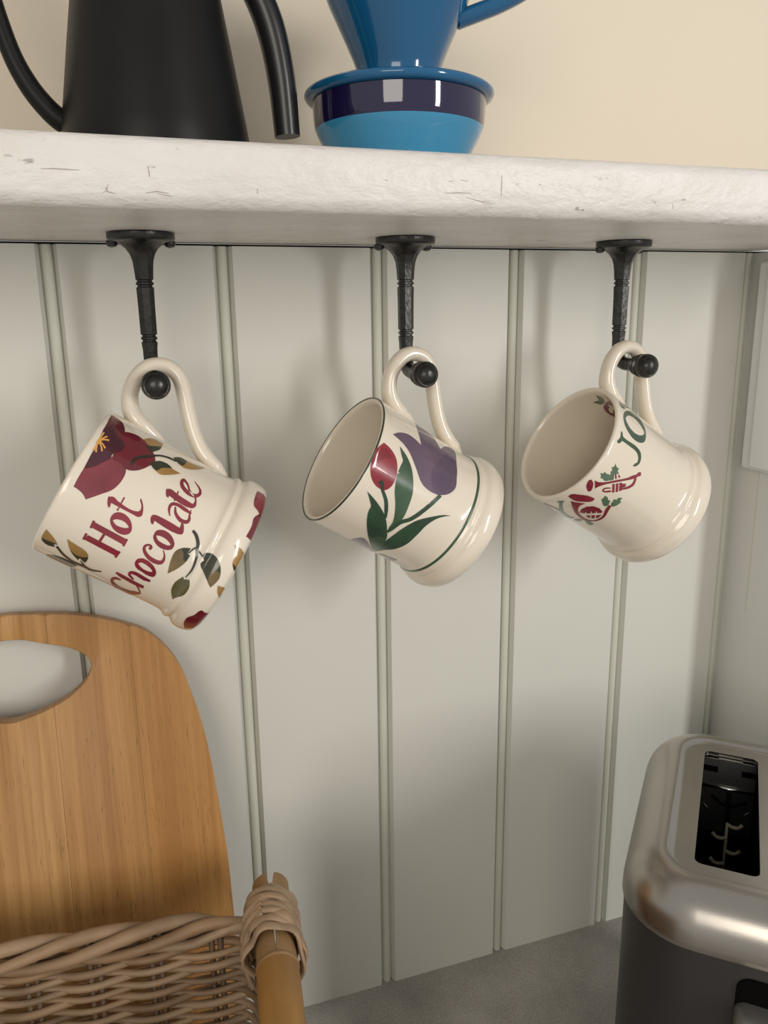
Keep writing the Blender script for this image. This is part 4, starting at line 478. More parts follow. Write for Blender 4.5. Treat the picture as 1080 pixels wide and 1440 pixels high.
3 painted_horn wine 1 0 -25478,8749,-25424,8758,-25304,8775,-25135,8799,-24976,8814,-24858,8812,-24635,8770,-24446,8700,-24288,8610,-24146,8511,-24006,8414,-23845,8310,-23684,8204,-23530,8097,-23395,7983,-23294,7854,-23241,7762,-23197,7652,-23164,7546,-23142,7467,-23142,7431,-23185,7426,-23297,7413,-23456,7391,-23610,7380,-23736,7380,-23951,7409,-24138,7464,-24308,7534,-24473,7607,-24633,7679,-24829,7768,-25024,7861,-25211,7955,-25359,8063,-25474,8179,-25521,8297,-25522,8448,-25508,8594,-25483,8706
3 painted_horn wine 1 0 -26016,8286,-25982,8263,-25895,8205,-25778,8127,-25666,8038,-25554,7966,-25373,7854,-25165,7726,-24967,7607,-24820,7519,-24762,7485,-24820,7497,-24973,7522,-25192,7548,-25433,7564,-25654,7564,-25845,7536,-26038,7503,-26258,7451,-26469,7393,-26666,7326,-26810,7267,-26961,7195,-27103,7117,-27221,7042,-27332,6966,-27498,6814,-27627,6660,-27706,6514,-27757,6373,-27750,6252,-27726,6145,-27657,6049,-27562,5960,-27428,5887,-27257,5831,-27102,5791,-26908,5767,-26709,5746,-26478,5742,-26264,5737,-26006,5745,-25744,5758,-25469,5782,-25198,5815,-24937,5857,-24691,5913,-24454,5982,-24208,6063,-23972,6136,-23743,6193,-23474,6246,-23187,6284,-22921,6314,-22716,6340,-22647,6341,-22654,6319,-22677,6263,-22699,6200,-22722,6143,-22738,6115,-22808,6102,-22985,6070,-23235,6019,-23498,5969,-23741,5919,-24005,5862,-24283,5796,-24562,5732,-24843,5674,-25116,5632,-25385,5601,-25647,5584,-25911,5573,-26174,5568,-26418,5572,-26683,5591,-26948,5617,-27195,5654,-27422,5701,-27644,5749,-27850,5808,-28037,5876,-28203,5954,-28344,6038,-28422,6142,-28429,6280,-28411,6427,-28330,6592,-28202,6766,-28044,6942,-27890,7077,-27692,7221,-27485,7363,-27274,7503,-27061,7641,-26811,7799,-26537,7969,-26278,8127,-26087,8243
3 painted_horn wine 1 0 -27172,6965,-26230,7210,-25214,7230,-24403,6976,-24110,6569,-24326,6175,-24688,6113,-25195,6286,-24887,6431,-24993,6472,-25329,6341,-25795,6461,-25490,6621,-25610,6656,-25963,6501,-26501,6635,-26222,6780,-26416,6801,-26693,6674
3 painted_horn wine 1 0 -26934,6483,-26383,6351,-26946,6065,-27170,6220
3 painted_horn wine 1 0 -26195,6320,-25752,6188,-26453,5906,-26829,6027
3 painted_horn wine 1 0 -25603,6139,-24916,5959,-25809,5840,-26230,5891
3 painted_holly holly 1 0 -23009,6814,-22933,6870,-22848,6934,-22769,6990,-22683,7039,-22595,7068,-22536,7078,-22479,7073,-22426,7058,-22365,7051,-22305,7048,-22196,7062,-22076,7079,-21961,7100,-21871,7121,-21837,7128,-21830,7107,-21812,7057,-21796,6990,-21792,6921,-21813,6863,-21852,6833,-21910,6807,-21980,6775,-22036,6749,-22072,6719,-22081,6680,-22068,6633,-22048,6587,-22025,6555,-22012,6544,-22053,6535,-22167,6502,-22313,6468,-22474,6430,-22616,6404,-22737,6383,-22856,6371,-22974,6362,-23077,6364,-23159,6378,-23218,6405,-23273,6438,-23310,6481,-23323,6530,-23320,6576,-23286,6622,-23224,6673,-23161,6716,-23083,6765
3 painted_holly holly 1 0 -22327,6307,-22244,6328,-22164,6338,-22081,6345,-22005,6346,-21923,6355,-21822,6375,-21719,6399,-21625,6415,-21530,6433,-21460,6430,-21425,6403,-21403,6367,-21392,6321,-21370,6284,-21334,6255,-21276,6252,-21206,6255,-21127,6267,-21049,6278,-20983,6276,-20867,6241,-20750,6185,-20645,6127,-20571,6080,-20540,6064,-20586,6062,-20699,6058,-20843,6055,-20993,6040,-21111,6014,-21149,5992,-21173,5970,-21200,5940,-21230,5913,-21263,5898,-21343,5883,-21435,5878,-21528,5884,-21622,5893,-21718,5895,-21840,5900,-21961,5907,-22082,5915,-22192,5933,-22297,5953,-22409,5983,-22531,6022,-22634,6067,-22709,6101,-22738,6115,-22704,6136,-22633,6173,-22535,6222,-22422,6275
3 painted_holly holly 1 0 -30646,6059,-30509,6085,-30203,6137,-29839,6191,-29491,6234,-29266,6242,-29035,6222,-28828,6176,-28665,6120,-28567,6070,-28517,6053,-28619,6040,-28892,6000,-29245,5953,-29623,5906,-29932,5877,-30175,5888,-30373,5932,-30528,5987,-30618,6037
3 painted_holly holly 1 0 -28267,6025,-28220,6011,-28146,5959,-28029,5895,-27926,5820,-27838,5753,-27810,5668,-27775,5572,-27765,5475,-27758,5402,-27770,5368,-27848,5357,-28052,5326,-28312,5291,-28575,5261,-28751,5258,-28855,5292,-28884,5358,-28872,5441,-28819,5535,-28759,5627,-28668,5715,-28538,5821,-28403,5922,-28314,5993
3 joy holly 1 0 -28178,8645,-28119,8647,-27953,8657,-27748,8663,-27539,8666,-27376,8660,-27187,8634,-27001,8593,-26840,8547,-26741,8506,-26692,8493,-26745,8486,-26860,8476,-27023,8456,-27200,8426,-27345,8393,-27635,8293,-27926,8172,-28206,8042,-28515,7895,-28825,7749,-29009,7666,-29211,7575,-29410,7482,-29585,7394,-29735,7309,-29987,7124,-30145,6955,-30195,6813,-30181,6688,-30089,6592,-29932,6536,-29680,6496,-29433,6462,-29233,6442,-29161,6432,-29302,6427,-29684,6408,-30260,6365,-30904,6312,-31472,6270,-31681,6280,-31790,6323,-31798,6399,-31765,6486,-31690,6585,-31525,6724,-31276,6887,-31046,7043,-30838,7192,-30733,7312,-30768,7612,-31048,7885,-31492,8089,-32021,8183,-32355,8184,-32170,8237,-31821,8338,-31493,8432,-31267,8497,-31165,8526,-31014,8448,-30668,8257,-30309,8013,-30041,7798,-29947,7702,-29789,7757,-29432,7882,-28999,8040,-28607,8189,-28300,8315,-28188,8364,-28078,8415,-27989,8461,-27922,8502,-27881,8537,-27899,8573,-27970,8603,-28062,8626,-28142,8641
3 joy holly 1 0 30186,7622,29644,7379,29650,7170,29550,6889,29558,6680,29557,6590,29557,6592,29558,6595,29580,6605,29581,6608,29581,6610,29586,6674,29569,6827,29669,7063,29665,7267,29657,7425,29643,7434,29650,7448,29638,7455,29878,7531
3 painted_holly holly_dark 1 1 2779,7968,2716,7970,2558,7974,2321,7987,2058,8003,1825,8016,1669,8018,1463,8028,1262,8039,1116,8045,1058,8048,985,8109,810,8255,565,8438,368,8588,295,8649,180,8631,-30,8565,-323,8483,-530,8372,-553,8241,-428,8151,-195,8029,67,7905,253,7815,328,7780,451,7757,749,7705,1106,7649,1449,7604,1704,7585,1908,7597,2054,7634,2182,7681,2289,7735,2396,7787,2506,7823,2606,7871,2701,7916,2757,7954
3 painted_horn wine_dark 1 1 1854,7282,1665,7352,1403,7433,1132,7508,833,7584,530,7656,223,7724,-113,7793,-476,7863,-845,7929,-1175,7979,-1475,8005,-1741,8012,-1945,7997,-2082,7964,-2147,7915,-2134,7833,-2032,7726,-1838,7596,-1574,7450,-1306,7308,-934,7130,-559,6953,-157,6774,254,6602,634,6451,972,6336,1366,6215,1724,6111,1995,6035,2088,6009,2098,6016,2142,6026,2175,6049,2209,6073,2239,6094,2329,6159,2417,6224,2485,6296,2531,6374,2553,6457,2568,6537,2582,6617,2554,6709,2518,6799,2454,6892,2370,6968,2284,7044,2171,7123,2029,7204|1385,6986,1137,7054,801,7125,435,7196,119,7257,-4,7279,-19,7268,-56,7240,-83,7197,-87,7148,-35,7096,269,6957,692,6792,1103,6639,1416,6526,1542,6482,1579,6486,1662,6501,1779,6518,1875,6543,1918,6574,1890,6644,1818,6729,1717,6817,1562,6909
"""
OUT = [(0,.0362),(.0006,.0395),(.002,.0422),(.005,.0434),(.009,.0438),(.0122,.0430),(.0142,.0414),(.0153,.0407),(.0166,.0412),(.0180,.0412),(.0196,.0401),(.022,.0393),(.028,.0391),(.045,.0393),(.070,.0398),(.085,.0402),(.0890,.0403),(.0903,.0399)]
TOP = [(.0909,.0391),(.0910,.0384),(.0906,.0377),(.0896,.0371),(.087,.0367),(.070,.0363),(.045,.0358),(.020,.0352),(.012,.0335),(.0085,.028),(.0075,.015),(.0074,.0005)]
def rin_at(z):
    T = TOP[::-1]
    for (z0, r0), (z1, r1) in zip(T, T[1:]):
        if z0 <= z <= z1 and z > .012: return r0 + (r1-r0)*(z-z0)/(z1-z0+1e-9)
    return .0375
def smooth_prof(P, n=4): return [(p.x, p.y) for p in (q for q in catmull([(r, z, 0) for z, r in P], n))]
OUTS = [(z, r) for r, z in smooth_prof(OUT+TOP, 3)[:3*len(OUT)-2]]
def rad_at(z):
    for (z0, r0), (z1, r1) in zip(OUTS, OUTS[1:]):
        if z0 <= z <= z1: return r0 + (r1-r0)*(z-z0)/(z1-z0)
    return OUT[0][1] if z < 0 else OUT[-1][1]
def in_poly(x, y, loops):
    c = False
    for l in loops:
        j = len(l)-1
        for i in range(len(l)):
            if (l[i][1] > y) != (l[j][1] > y) and x < (l[j][0]-l[i][0])*(y-l[i][1])/(l[j][1]-l[i][1])+l[i][0]: c = not c
            j = i
    return c
def decal_mesh(loops, off, inner):
    """loops in (arc length, height); returns a mesh wrapped on the mug's surface"""
    pts, edges = [], []
    for l in loops:
        b = len(pts); pts += [Vector(p) for p in l]; edges += [(b+i, b+(i+1) % len(l)) for i in range(len(l))]
    x0, x1 = min(p.x for p in pts), max(p.x for p in pts); y0, y1 = min(p.y for p in pts), max(p.y for p in pts)
    g = .0009 if y0 < .03 else .0015
    for i in range(int((x1-x0)/g)+1):
        for j in range(int((y1-y0)/g)+1):
            p = Vector((x0+(i+.5)*g, y0+(j+.5)*g))
            if in_poly(p.x, p.y, loops): pts.append(p)
    vo, eo, fo, *_ = delaunay_2d_cdt(pts, edges, [], 0, 1e-6)
    faces = []
    for f in fo:
        c = sum((vo[i] for i in f), Vector((0, 0)))/len(f)
        if in_poly(c.x, c.y, loops): faces.append(tuple(f))
    V = []
    for p in vo:
        th, z = p.x/.04, p.y
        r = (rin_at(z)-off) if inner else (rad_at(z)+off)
        V.append((r*cos(th), r*sin(th), z))
    used = sorted({i for f in faces for i in f}); mp = {v: k for k, v in enumerate(used)}
    return [V[i] for i in used], [tuple(mp[i] for i in f) for f in faces]
DEC = {}
for line in DECALS.strip().split('\n'):
    m, nm, c, ly, inn, rest = line.split(' ')
    loops = []
    for l in rest.split('|'):
        v = [int(t) for t in l.split(',')]; loops.append([(v[i]*1e-4*.04, v[i+1]*1e-5) for i in range(0, len(v), 2)])
    DEC.setdefault(int(m), []).append((nm, c, int(ly), int(inn), loops))
HANDLE = [(.0600,.0385),(.0660,.0396),(.0725,.0408),(.0785,.0428),(.0838,.0470),(.0876,.0535),(.0890,.0618),(.0868,.0702),(.0820,.0747),(.0758,.0760),(.0696,.0736),(.0635,.0672),(.0570,.0595),(.0500,.0518),(.0430,.0460),(.0365,.0425),(.0300,.0405),(.0235,.0388)]
HRAD = [.0016,.0036,.0050,.0052,.0047,.0043,.0043,.0043,.0043,.0043,.0043,.0043,.0043,.0043,.0044,.0046,.0042,.0016]
def mug(num, label, pos, rd, vv, ax):
    mw = Matrix(((rd[0], vv[0], ax[0], pos[0]), (rd[1], vv[1], ax[1], pos[1]), (rd[2], vv[2], ax[2], pos[2]), (0, 0, 0, 1)))
    m = empty('mug', None, mw); tag(m, label, 'mug', 'mugs hanging under the shelf')
    V, F = lathe([(0.0005, .0012), (.033, .0012), (.0345, 0)] + smooth_prof(OUT+TOP, 3), 96); obj('cup_body', V, F, M['glaze'], m)
    pth = catmull([(r, 0, z) for z, r in HANDLE], 5)
    V, F = tube(pth, lerp_list(HRAD, 5), 16, up=(0, 1, 0), ratio=1.28); obj('handle', V, F, M['glaze'], m)
    words = {}
    for nm, c, ly, inn, loops in DEC[num]:
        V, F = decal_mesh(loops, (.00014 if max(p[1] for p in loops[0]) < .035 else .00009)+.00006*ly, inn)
        if not F: continue
        if nm in ('hot', 'choc', 'joy'):
            words.setdefault((nm, c), []).append((V, F))
        else: obj(nm, V, F, M[c], m)
    for (nm, c), L in words.items():
        V, F = join(L); obj('lettering', V, F, M[c], m)
    if num == 2:
        for z0, z1, nm in ((.0196, .0210, 'painted_line'),):
            V, F = lathe([(rad_at(z0)+.00002, z0), (rad_at(z0)+.00014, z0+.0001), (rad_at(z1)+.00014, z1-.0001), (rad_at(z1)+.00002, z1)], 96)
            obj(nm, V, F[:-2], M['green'], m)
        V, F = lathe([(.0398+.00055*cos(q*pi/4), .0906+.00055*sin(q*pi/4)) for q in range(8)], 96, closed=True); obj('painted_line', V, F, M['deepgreen'], m)
    return m
MUGS = {1: ((0.08150, -0.09563, -0.17173), (0.55017, 0.23939, 0.80000), (-0.02356, 0.96210, -0.27169), (-0.83472, 0.13063, 0.53495)), 2: ((0.22737, -0.07052, -0.17294), (0.53822, 0.08372, 0.83864), (-0.08079, 0.99560, -0.04754), (-0.83892, -0.04217, 0.54261)), 3: ((0.37281, -0.07369, -0.17284), (0.54019, 0.10797, 0.83458), (-0.10272, 0.99278, -0.06195), (-0.83525, -0.05227, 0.54738))}
mug(1, 'cream mug lettered Hot Chocolate with a maroon flower, hanging leftmost', *MUGS[1])
mug(2, 'cream mug painted with red and purple tulips and green rim line, hanging in the middle', *MUGS[2])
mug(3, 'cream mug with green JOY lettering and red trumpet and horn, hanging rightmost', *MUGS[3])

# ================================================================ KETTLE
ZT = 0.0275
kt = empty('gooseneck_kettle', (0.0595, -0.1, ZT)); tag(kt, 'matte black gooseneck kettle standing at the left of the shelf', 'kettle')
pr = [(.0005, 0), (.0410, 0), (.0426, .0008), (.0429, .0030), (.0417, .0125), (.0366, .044), (.0313, .0755), (.0272, .105), (.0262, .116), (.0262, .1185), (.0250, .1185)]
V, F = lathe(pr, 72); obj('kettle_body', V, F, M['kettle'], kt, True, 40)
V, F = lathe([(.0262, .1187), (.0266, .1200), (.0240, .1235), (.010, .1255), (.0005, .126)], 48); lid = obj('lid', V, F, M['kettle'], kt, True, 40)
V, F = lathe([(.004, .1255), (.0042, .130), (.0082, .134), (.0085, .139), (.006, .141), (.0005, .1412)], 24); obj('lid_knob', V, F, M['kettle_handle'], lid, True, 40)
sp_path = catmull([(-.036, 0, .0135), (-.0415, 0, .0155), (-.0470, 0, .0205), (-.0530, 0, .0285), (-.0585, 0, .0400), (-.0625, 0, .0550), (-.0660, 0, .0720), (-.0710, 0, .0880), (-.0790, 0, .0985), (-.0900, 0, .1010)], 5)
V, F = tube(sp_path, lerp_list([.0050, .0049, .0047, .0045, .0042, .0039, .0037, .0035, .0034, .0034], 5), 14, up=(0, 1, 0)); obj('spout', V, F, M['kettle'], kt, True, 60)
hp = catmull([(.0255, 0, .0975), (.0310, 0, .0985), (.0385, 0, .0925), (.0472, 0, .0795), (.0550, 0, .0620), (.0595, 0, .0400), (.0615, 0, .0140)], 6)
V, F = tube(hp, lerp_list([.0046, .0052, .0062, .0067, .0069, .0067, .0062], 6), 16, up=(0, 1, 0), ratio=1.15); obj('handle', V, F, M['kettle_handle'], kt, True, 50)

# ================================================================ BOWL AND DRIPPER
BX, BY = 0.1790, -0.100
bw = empty('ceramic_bowl', (BX, BY, ZT)); tag(bw, 'sky blue ceramic bowl with a navy band standing on the shelf', 'bowl')
sky = [(.0005, .0), (.0315, .0), (.0335, .0008), (.0345, .003), (.0375, .0095), (.0405, .0150), (.0422, .0185), (.0425, .0195)]
V, F = lathe(sky, 72); obj('bowl_body', V, F[:-1], M['skyblue'], bw, True, 40)
V, F = lathe([(.0425, .0195), (.0429, .0203), (.0434, .0255), (.0437, .0318), (.0437, .0324), (.0425, .0326), (.0418, .0318), (.0408, .021), (.033, .007), (.02, .0050), (.0005, .0048)], 72); obj('navy_band', V, F[1:], M['navy'], bw, True, 40)
dr = empty('coffee_dripper', (BX, BY, ZT+.0327)); tag(dr, 'dark blue ceramic pour-over dripper resting on the bowl', 'coffee dripper')
pr = [(.018, 0), (.0445, 0), (.0467, .0006), (.0477, .0020), (.0475, .0033), (.0462, .0044), (.041, .0052), (.030, .0058), (.0220, .0066), (.0205, .0085), (.0205, .0120), (.0214, .0155), (.0227, .0190), (.0265, .0275), (.0305, .0360), (.0340, .0432), (.0375, .0520), (.0415, .0620), (.0440, .0700), (.0438, .0715), (.0422, .0712), (.034, .048), (.025, .029), (.013, .012), (.010, .004)]
V, F = lathe(pr, 72); obj('dripper_cone', V, F, M['teal'], dr, True, 60)
a = radians(-18)
hpth = [(cos(a)*x, sin(a)*x, z) for x, z in [(.0290, .0370), (.0380, .0400), (.0500, .0442), (.0620, .0500), (.0700, .0570), (.0722, .0650), (.0680, .0715), (.0560, .0725), (.0420, .0690)]]
hpth = catmull(hpth, 5)
V, F = tube(hpth, [.0042]*len(hpth), 14, up=(-sin(a), cos(a), 0), ratio=1.4); obj('handle', V, F, M['teal'], dr, True, 60)

# ================================================================ WHITE BOX on the return wall
bx = empty('wall_box', (XC, -0.0385, -0.09)); tag(bx, 'white plastic control box mounted on the right-hand wall beside the corner', 'wall box')
bevel_box('back_plate', (-.0065, 0, -.0345, .0300, -.0765, .082), M['whiteplastic'], bx, .003, 4)
bevel_box('front_cover', (-.0115, -.004, -.0300, .0165, -.0735, .078), M['whiteplastic'], bx, .0025, 3)

# ================================================================ CHOPPING BOARD
K = 0.22653; ZB = -0.2216
cb = empty('chopping_board', (-0.0453, 0, -H)); tag(cb, 'honey coloured wooden chopping board with an oval hand hole leaning on the panelling', 'chopping board')
cl = sqrt(1+K*K)
def board_pt(x, z, d):           # x world, z world on the front face, d depth behind the front
    y = -0.02 + K*(z-ZB); n = Vector((0, 1, -K))/cl
    return Vector((x+0.0453, y, z+H)) + n*d
EDGE = [(.0000,-.2142),(.0264,-.2169),(.0400,-.2190),(.0503,-.2216),(.0664,-.2271),(.0807,-.2342),(.0925,-.2464),(.1001,-.2599),(.1052,-.2763),(.1100,-.2973),(.1133,-.3204),(.1162,-.3527),(.1182,-.3805),(.1188,-.4117),(.1190,-.45),(.1185,-.55),(.1175,-.5750)]
TOPE = [(p.x, p.y) for p in catmull([(x, z, 0) for x, z in EDGE], 4)]
def top_z(x):
    x = abs(x)
    for (x0, z0), (x1, z1) in zip(TOPE, TOPE[1:]):
        if x0 <= x <= x1 and x1 > x0: return z0 + (z1-z0)*(x-x0)/(x1-x0)
    return None
HOLE_R = [(0, -.2291), (.010, -.2300), (.0207, -.2335), (.0330, -.2372), (.0405, -.2410), (.0450, -.2448), (.0469, -.2498), (.0455, -.2548), (.0420, -.2600), (.0360, -.2650), (.0290, -.2692), (.0170, -.2738), (.0050, -.2768), (0, -.2775)]
HOLE_P = [(p.x, p.y) for p in catmull([(x, z, 0) for x, z in HOLE_R], 5)]
HT_ = HOLE_P.index(max(HOLE_P))
def hole_z(x):
    x = abs(x); out = []
    for seg in (HOLE_P[:HT_+1], HOLE_P[HT_:]):
        for (x0, z0), (x1, z1) in zip(seg, seg[1:]):
            if min(x0, x1) <= x <= max(x0, x1) and x0 != x1: out.append(z0 + (z1-z0)*(x-x0)/(x1-x0)); break
    return tuple(out) if len(out) == 2 else None
def stave(x0, x1, m):
    right = [p for p in TOPE if p[0] >= 0]
    outline = right + [(-x, z) for x, z in right[1:]][::-1]
    N = 12; xs = [x0 + (x1-x0)*i/N for i in range(N+1)]
    polys = []
    outer_right = x1 > .1; outer_left = x0 < -.1
    def topline(a, b):
        if outer_right and b == x1: return [(x, top_z(x)) for x in [a + (.0900-a)*i/10 for i in range(11)]] + [p for p in TOPE if p[0] > .0905 or p[1] < -.25][0:]
        return [(x, top_z(x)) for x in [a + (b-a)*i/N for i in range(N+1)]]
    if outer_right: T = topline(x0, x1); polys.append(T + [(x0, -H)])
    elif outer_left: T = [(-x, z) for x, z in stave_T]; polys.append(T[::-1] and ([(x1, -H)] + T[::-1]))
    else:
        T = [(x, top_z(x)) for x in xs]
        h = [x for x in xs if hole_z(x)]
        if len(h) == len(xs):
            polys.append(T + [(x, hole_z(x)[0]) for x in xs[::-1]])
            polys.append([(x, hole_z(x)[1]) for x in xs] + [(x1, -H), (x0, -H)])
        elif h and h[0] == xs[0]:
            lo = [p for p in HOLE_P[HT_:] if p[0] > x0][::-1]; up_ = [p for p in HOLE_P[:HT_] if p[0] > x0][::-1]
            polys.append(T + [(x1, -H), (x0, -H), (x0, hole_z(x0)[1])] + lo + up_ + [(x0, hole_z(x0)[0])])
        elif h:
            lo = [(-x, z) for x, z in HOLE_P[HT_:] if -x < x1]; up_ = [(-x, z) for x, z in HOLE_P[:HT_] if -x < x1]
            polys.append([(x0, -H)] + T + [(x1, hole_z(x1)[0])] + up_ + lo + [(x1, hole_z(x1)[1]), (x1, -H)])
        else: polys.append(T + [(x1, -H), (x0, -H)])
    bm = bmesh.new()
    for P in polys:
        Q = []
        for p in P:
            if not Q or (abs(p[0]-Q[-1][0]) + abs(p[1]-Q[-1][1])) > 1e-6: Q.append(p)
        n = len(Q)
        fr = [bm.verts.new(board_pt(x-.0453, z, 0)) for x, z in Q]; bk = [bm.verts.new(board_pt(x-.0453, z, .0155)) for x, z in Q]
        bm.faces.new(fr); bm.faces.new(bk[::-1])
        ed = []
        for i in range(n):
            j = (i+1) % n; bm.faces.new((fr[j], fr[i], bk[i], bk[j]))
            (ax_, az), (bx_, bz) = Q[i], Q[j]
            seam = abs(ax_-bx_) < 1e-7 and (abs(ax_-x0) < 1e-6 or abs(ax_-x1) < 1e-6)
            if not seam and not (az < -.574 and bz < -.574):
                for L in (fr, bk): ed.append(bm.edges.get((L[i], L[j])))
        hole_e = [e for e in ed if e and all(abs(v.co.x) < .0475 and v.co.z-H < -.2285+.002 and v.co.z-H > -.279-.003 and top_z(v.co.x) - (v.co.z-H) > .006 for v in e.verts)]
        rim_e = [e for e in ed if e and e not in hole_e]
        bmesh.ops.bevel(bm, geom=rim_e, offset=.0022, segments=3, profile=.5, affect='EDGES', clamp_overlap=True)
        hole_e = [e for e in hole_e if e.is_valid]
        if hole_e: bmesh.ops.bevel(bm, geom=hole_e, offset=.0008, segments=2, profile=.5, affect='EDGES', clamp_overlap=True)
    bmesh.ops.triangulate(bm, faces=[f for f in bm.faces if len(f.verts) > 4])
    return bmobj('stave', bm, m, cb, True, 25)
stave_T = None
x_s = [-.1190, -.0713, -.0237, .0237, .0709, .1190]
def make_T():
    a = x_s[4]; return [(x, top_z(x)) for x in [a + (.0900-a)*i/10 for i in range(11)]] + [p for p in TOPE if p[0] > .0905]
stave_T = make_T()
G = .00007
polysets = [('wood1', x_s[0], x_s[1]), ('wood2', x_s[1]+G, x_s[2]-G), ('wood0', x_s[2]+G, x_s[3]-G), ('wood2', x_s[3]+G, x_s[4]-G), ('wood1', x_s[4]+G, x_s[5])]
for m, a, b in polysets: stave(a, b, M[m])

# ================================================================ BASKET
rotb = Matrix.Rotation(radians(-7.3), 4, 'Z')
bk = empty('wicker_basket', None, Matrix.Translation((0.0885, -0.131, -H)) @ rotb); tag(bk, 'brown willow wicker basket with a bamboo side rail on the worktop before the chopping board', 'basket')
W_, D_ = 0.21, 0.20; RZ = H-0.366       # rim height above the worktop
def loop_pt(s, dx=0):
    """rounded rectangle path, s in metres along it, starting at the right back corner going left"""
    x0, x1, y0, y1, r = -W_-dx, -.004+dx, -D_-dx, dx, .02
    segs = [((x1-r, y1), (x0+r, y1)), (x0+r, y1-r, 90), ((x0, y1-r), (x0, y0+r)), (x0+r, y0+r, 180), ((x0+r, y0), (x1-r, y0)), (x1-r, y0+r, 270), ((x1, y0+r), (x1, y1-r)), (x1-r, y1-r, 0)]
    for g in segs:
        if len(g) == 2:
            a, b = Vector(g[0]), Vector(g[1]); L = (b-a).length
            if s <= L:
                t = (b-a)/L; return a + t*s, Vector((t.y, -t.x))
            s -= L
        else:
            L = r*pi/2
            if s <= L:
                an = radians(g[2]) + s/r; d = Vector((cos(an), sin(an))); return Vector((g[0], g[1])) + d*r, d
            s -= L
    return Vector((x1-r, y1)), Vector((0, 1))
PER = 2*(W_-.004-.04) + 2*(D_-.04) + 2*pi*.02
NST = 24; SPC = PER/NST
ST0 = 0.008
rnd = random.Random(3)
for k in range(NST):                       # upright stakes
    s = (ST0 + k*SPC) % PER; p, n = loop_pt(s)
    tn = Vector((-n.y, n.x))
    for off in ((-.0022, .0026) if s < W_ else (0,)):
        q = p + tn*off; b_ = p + tn*off - n*.011
        V, F = tube([(b_.x, b_.y, .004), (q.x, q.y, RZ-.004)], .0017, 7); obj('stake', V, F, M['stake'], bk)
NROW = 50
for i in range(NROW):                      # weavers, each one rod going in and out round the stakes
    z = RZ - .0180 - i*.0038
    if z < .008: break
    ph = pi*(i % 2); n = 192; path = []; rad = []
    amp = .0027; ins = .011*(1-z/RZ)
    z1 = rnd.uniform(0, 6); r0 = rnd.uniform(.0020, .00235)
    for k in range(n):
        s = PER*k/n; p, nn = loop_pt(s); u = pi*(s-ST0)/SPC + ph
        o = amp*cos(u) - ins
        q = p + nn*o; path.append((q.x, q.y, z + .0012*sin(u) + .0004*sin(s*41+z1)))
        rad.append(r0*(1+.14*sin(s*17+z1)))
    V, F = tube(path, rad, 8, up=(0, 0, 1), closed=True); obj('weaver', V, F, M['willow%d' % rnd.choice((0, 0, 1, 2))], bk)
for j in range(4):                         # twisted rim rods
    n = 200; path = []; rad = []
    for k in range(n):
        s = PER*k/n; p, nn = loop_pt(s)
        a = 2*pi*s*5.0/PER*1.0 + j*pi/2
        e_ = min(s, PER-s); tw_ = 1.0 if s < W_ + .05 or s < PER-D_ - .03 else .38
        if s < .02: tw_ = .38 + .62*s/.02
        q = p + nn*(.0052*tw_*cos(a)); path.append((q.x, q.y, RZ - .0080 + .0068*tw_*sin(a))); rad.append((.0034 + .0005*sin(s*37+j*2))*(.7 + .3*tw_))
    V, F = tube(path, rad, 9, up=(0, 0, 1), closed=True); obj('rim_rod', V, F, M['willow%d' % (j % 3)], bk)
V, F = loft([[(x, y, z) for x, y in rrect(-W_+.014, -.018, -D_+.014, -.014, .018)] for z in (.001, .006)]); obj('base_board', V, F, M['willow1'], bk, False)
# bamboo rail along the right side, split at its back end
rail = empty('rail_dummy', (0, 0, 0)); bpy.data.objects.remove(rail)
RC = RZ - .0085; RR = .0108
def rail_tube(y0, y1, r0, r1, n=14, bulge=0):
    ys = [y0 + (y1-y0)*i/n for i in range(n+1)]
    return tube([(0.0, y, RC) for y in ys], [r0 + (r1-r0)*i/n + bulge*max(0, 1-abs(i-n)/1.5) for i in range(n+1)], 28, up=(0, 0, 1))
V, F = rail_tube(-.0355, -.2150, .0112, .0108, 20); rl = obj('bamboo_rail', V, F, M['bamboo'], bk, True, 50)
V, F = tube([(0, -.0348, RC), (0, -.0352, RC), (0, -.0362, RC), (0, -.0372, RC), (0, -.0378, RC)], [.0109, .0114, .0116, .0114, .0110], 28, up=(0, 0, 1)); obj('bamboo_node', V, F, M['bamboo_end'], rl, True, 60)
for s in (-1, 1):                          # the two halves of the split end
    V, F = [], []
    ang = [radians(90 - s*(9 + 166*k/12)) for k in range(13)]
    ny = 8
    for yy in range(ny+1):
        y = -.0352 + (.0270+.0352)*yy/ny
        ang = [radians(90 - s*((1.5+8*(yy/ny)**2) + 170*k/12)) for k in range(13)]
        for rr in (RR, RR-.003):
            for a_ in ang:
                tp = .06 if yy == ny else 0
                aa = a_ + (radians(90 - s*90)-a_)*tp
                V.append((rr*cos(aa), y, RC + rr*sin(aa)))
    st = 26
    for yy in range(ny):
        b = yy*st
        for k in range(12):
            F += [(b+k, b+k+1, b+st+k+1, b+st+k), (b+13+k, b+st+13+k, b+st+14+k, b+14+k)]
        F += [(b, b+st, b+st+13, b+13), (b+12, b+25, b+st+25, b+st+12)]
    for b in (0, ny*st):
        for k in range(12): F.append((b+k, b+k+1, b+14+k, b+13+k))
    obj('split_end', V, F, M['bamboo_end'], rl, True, 40)
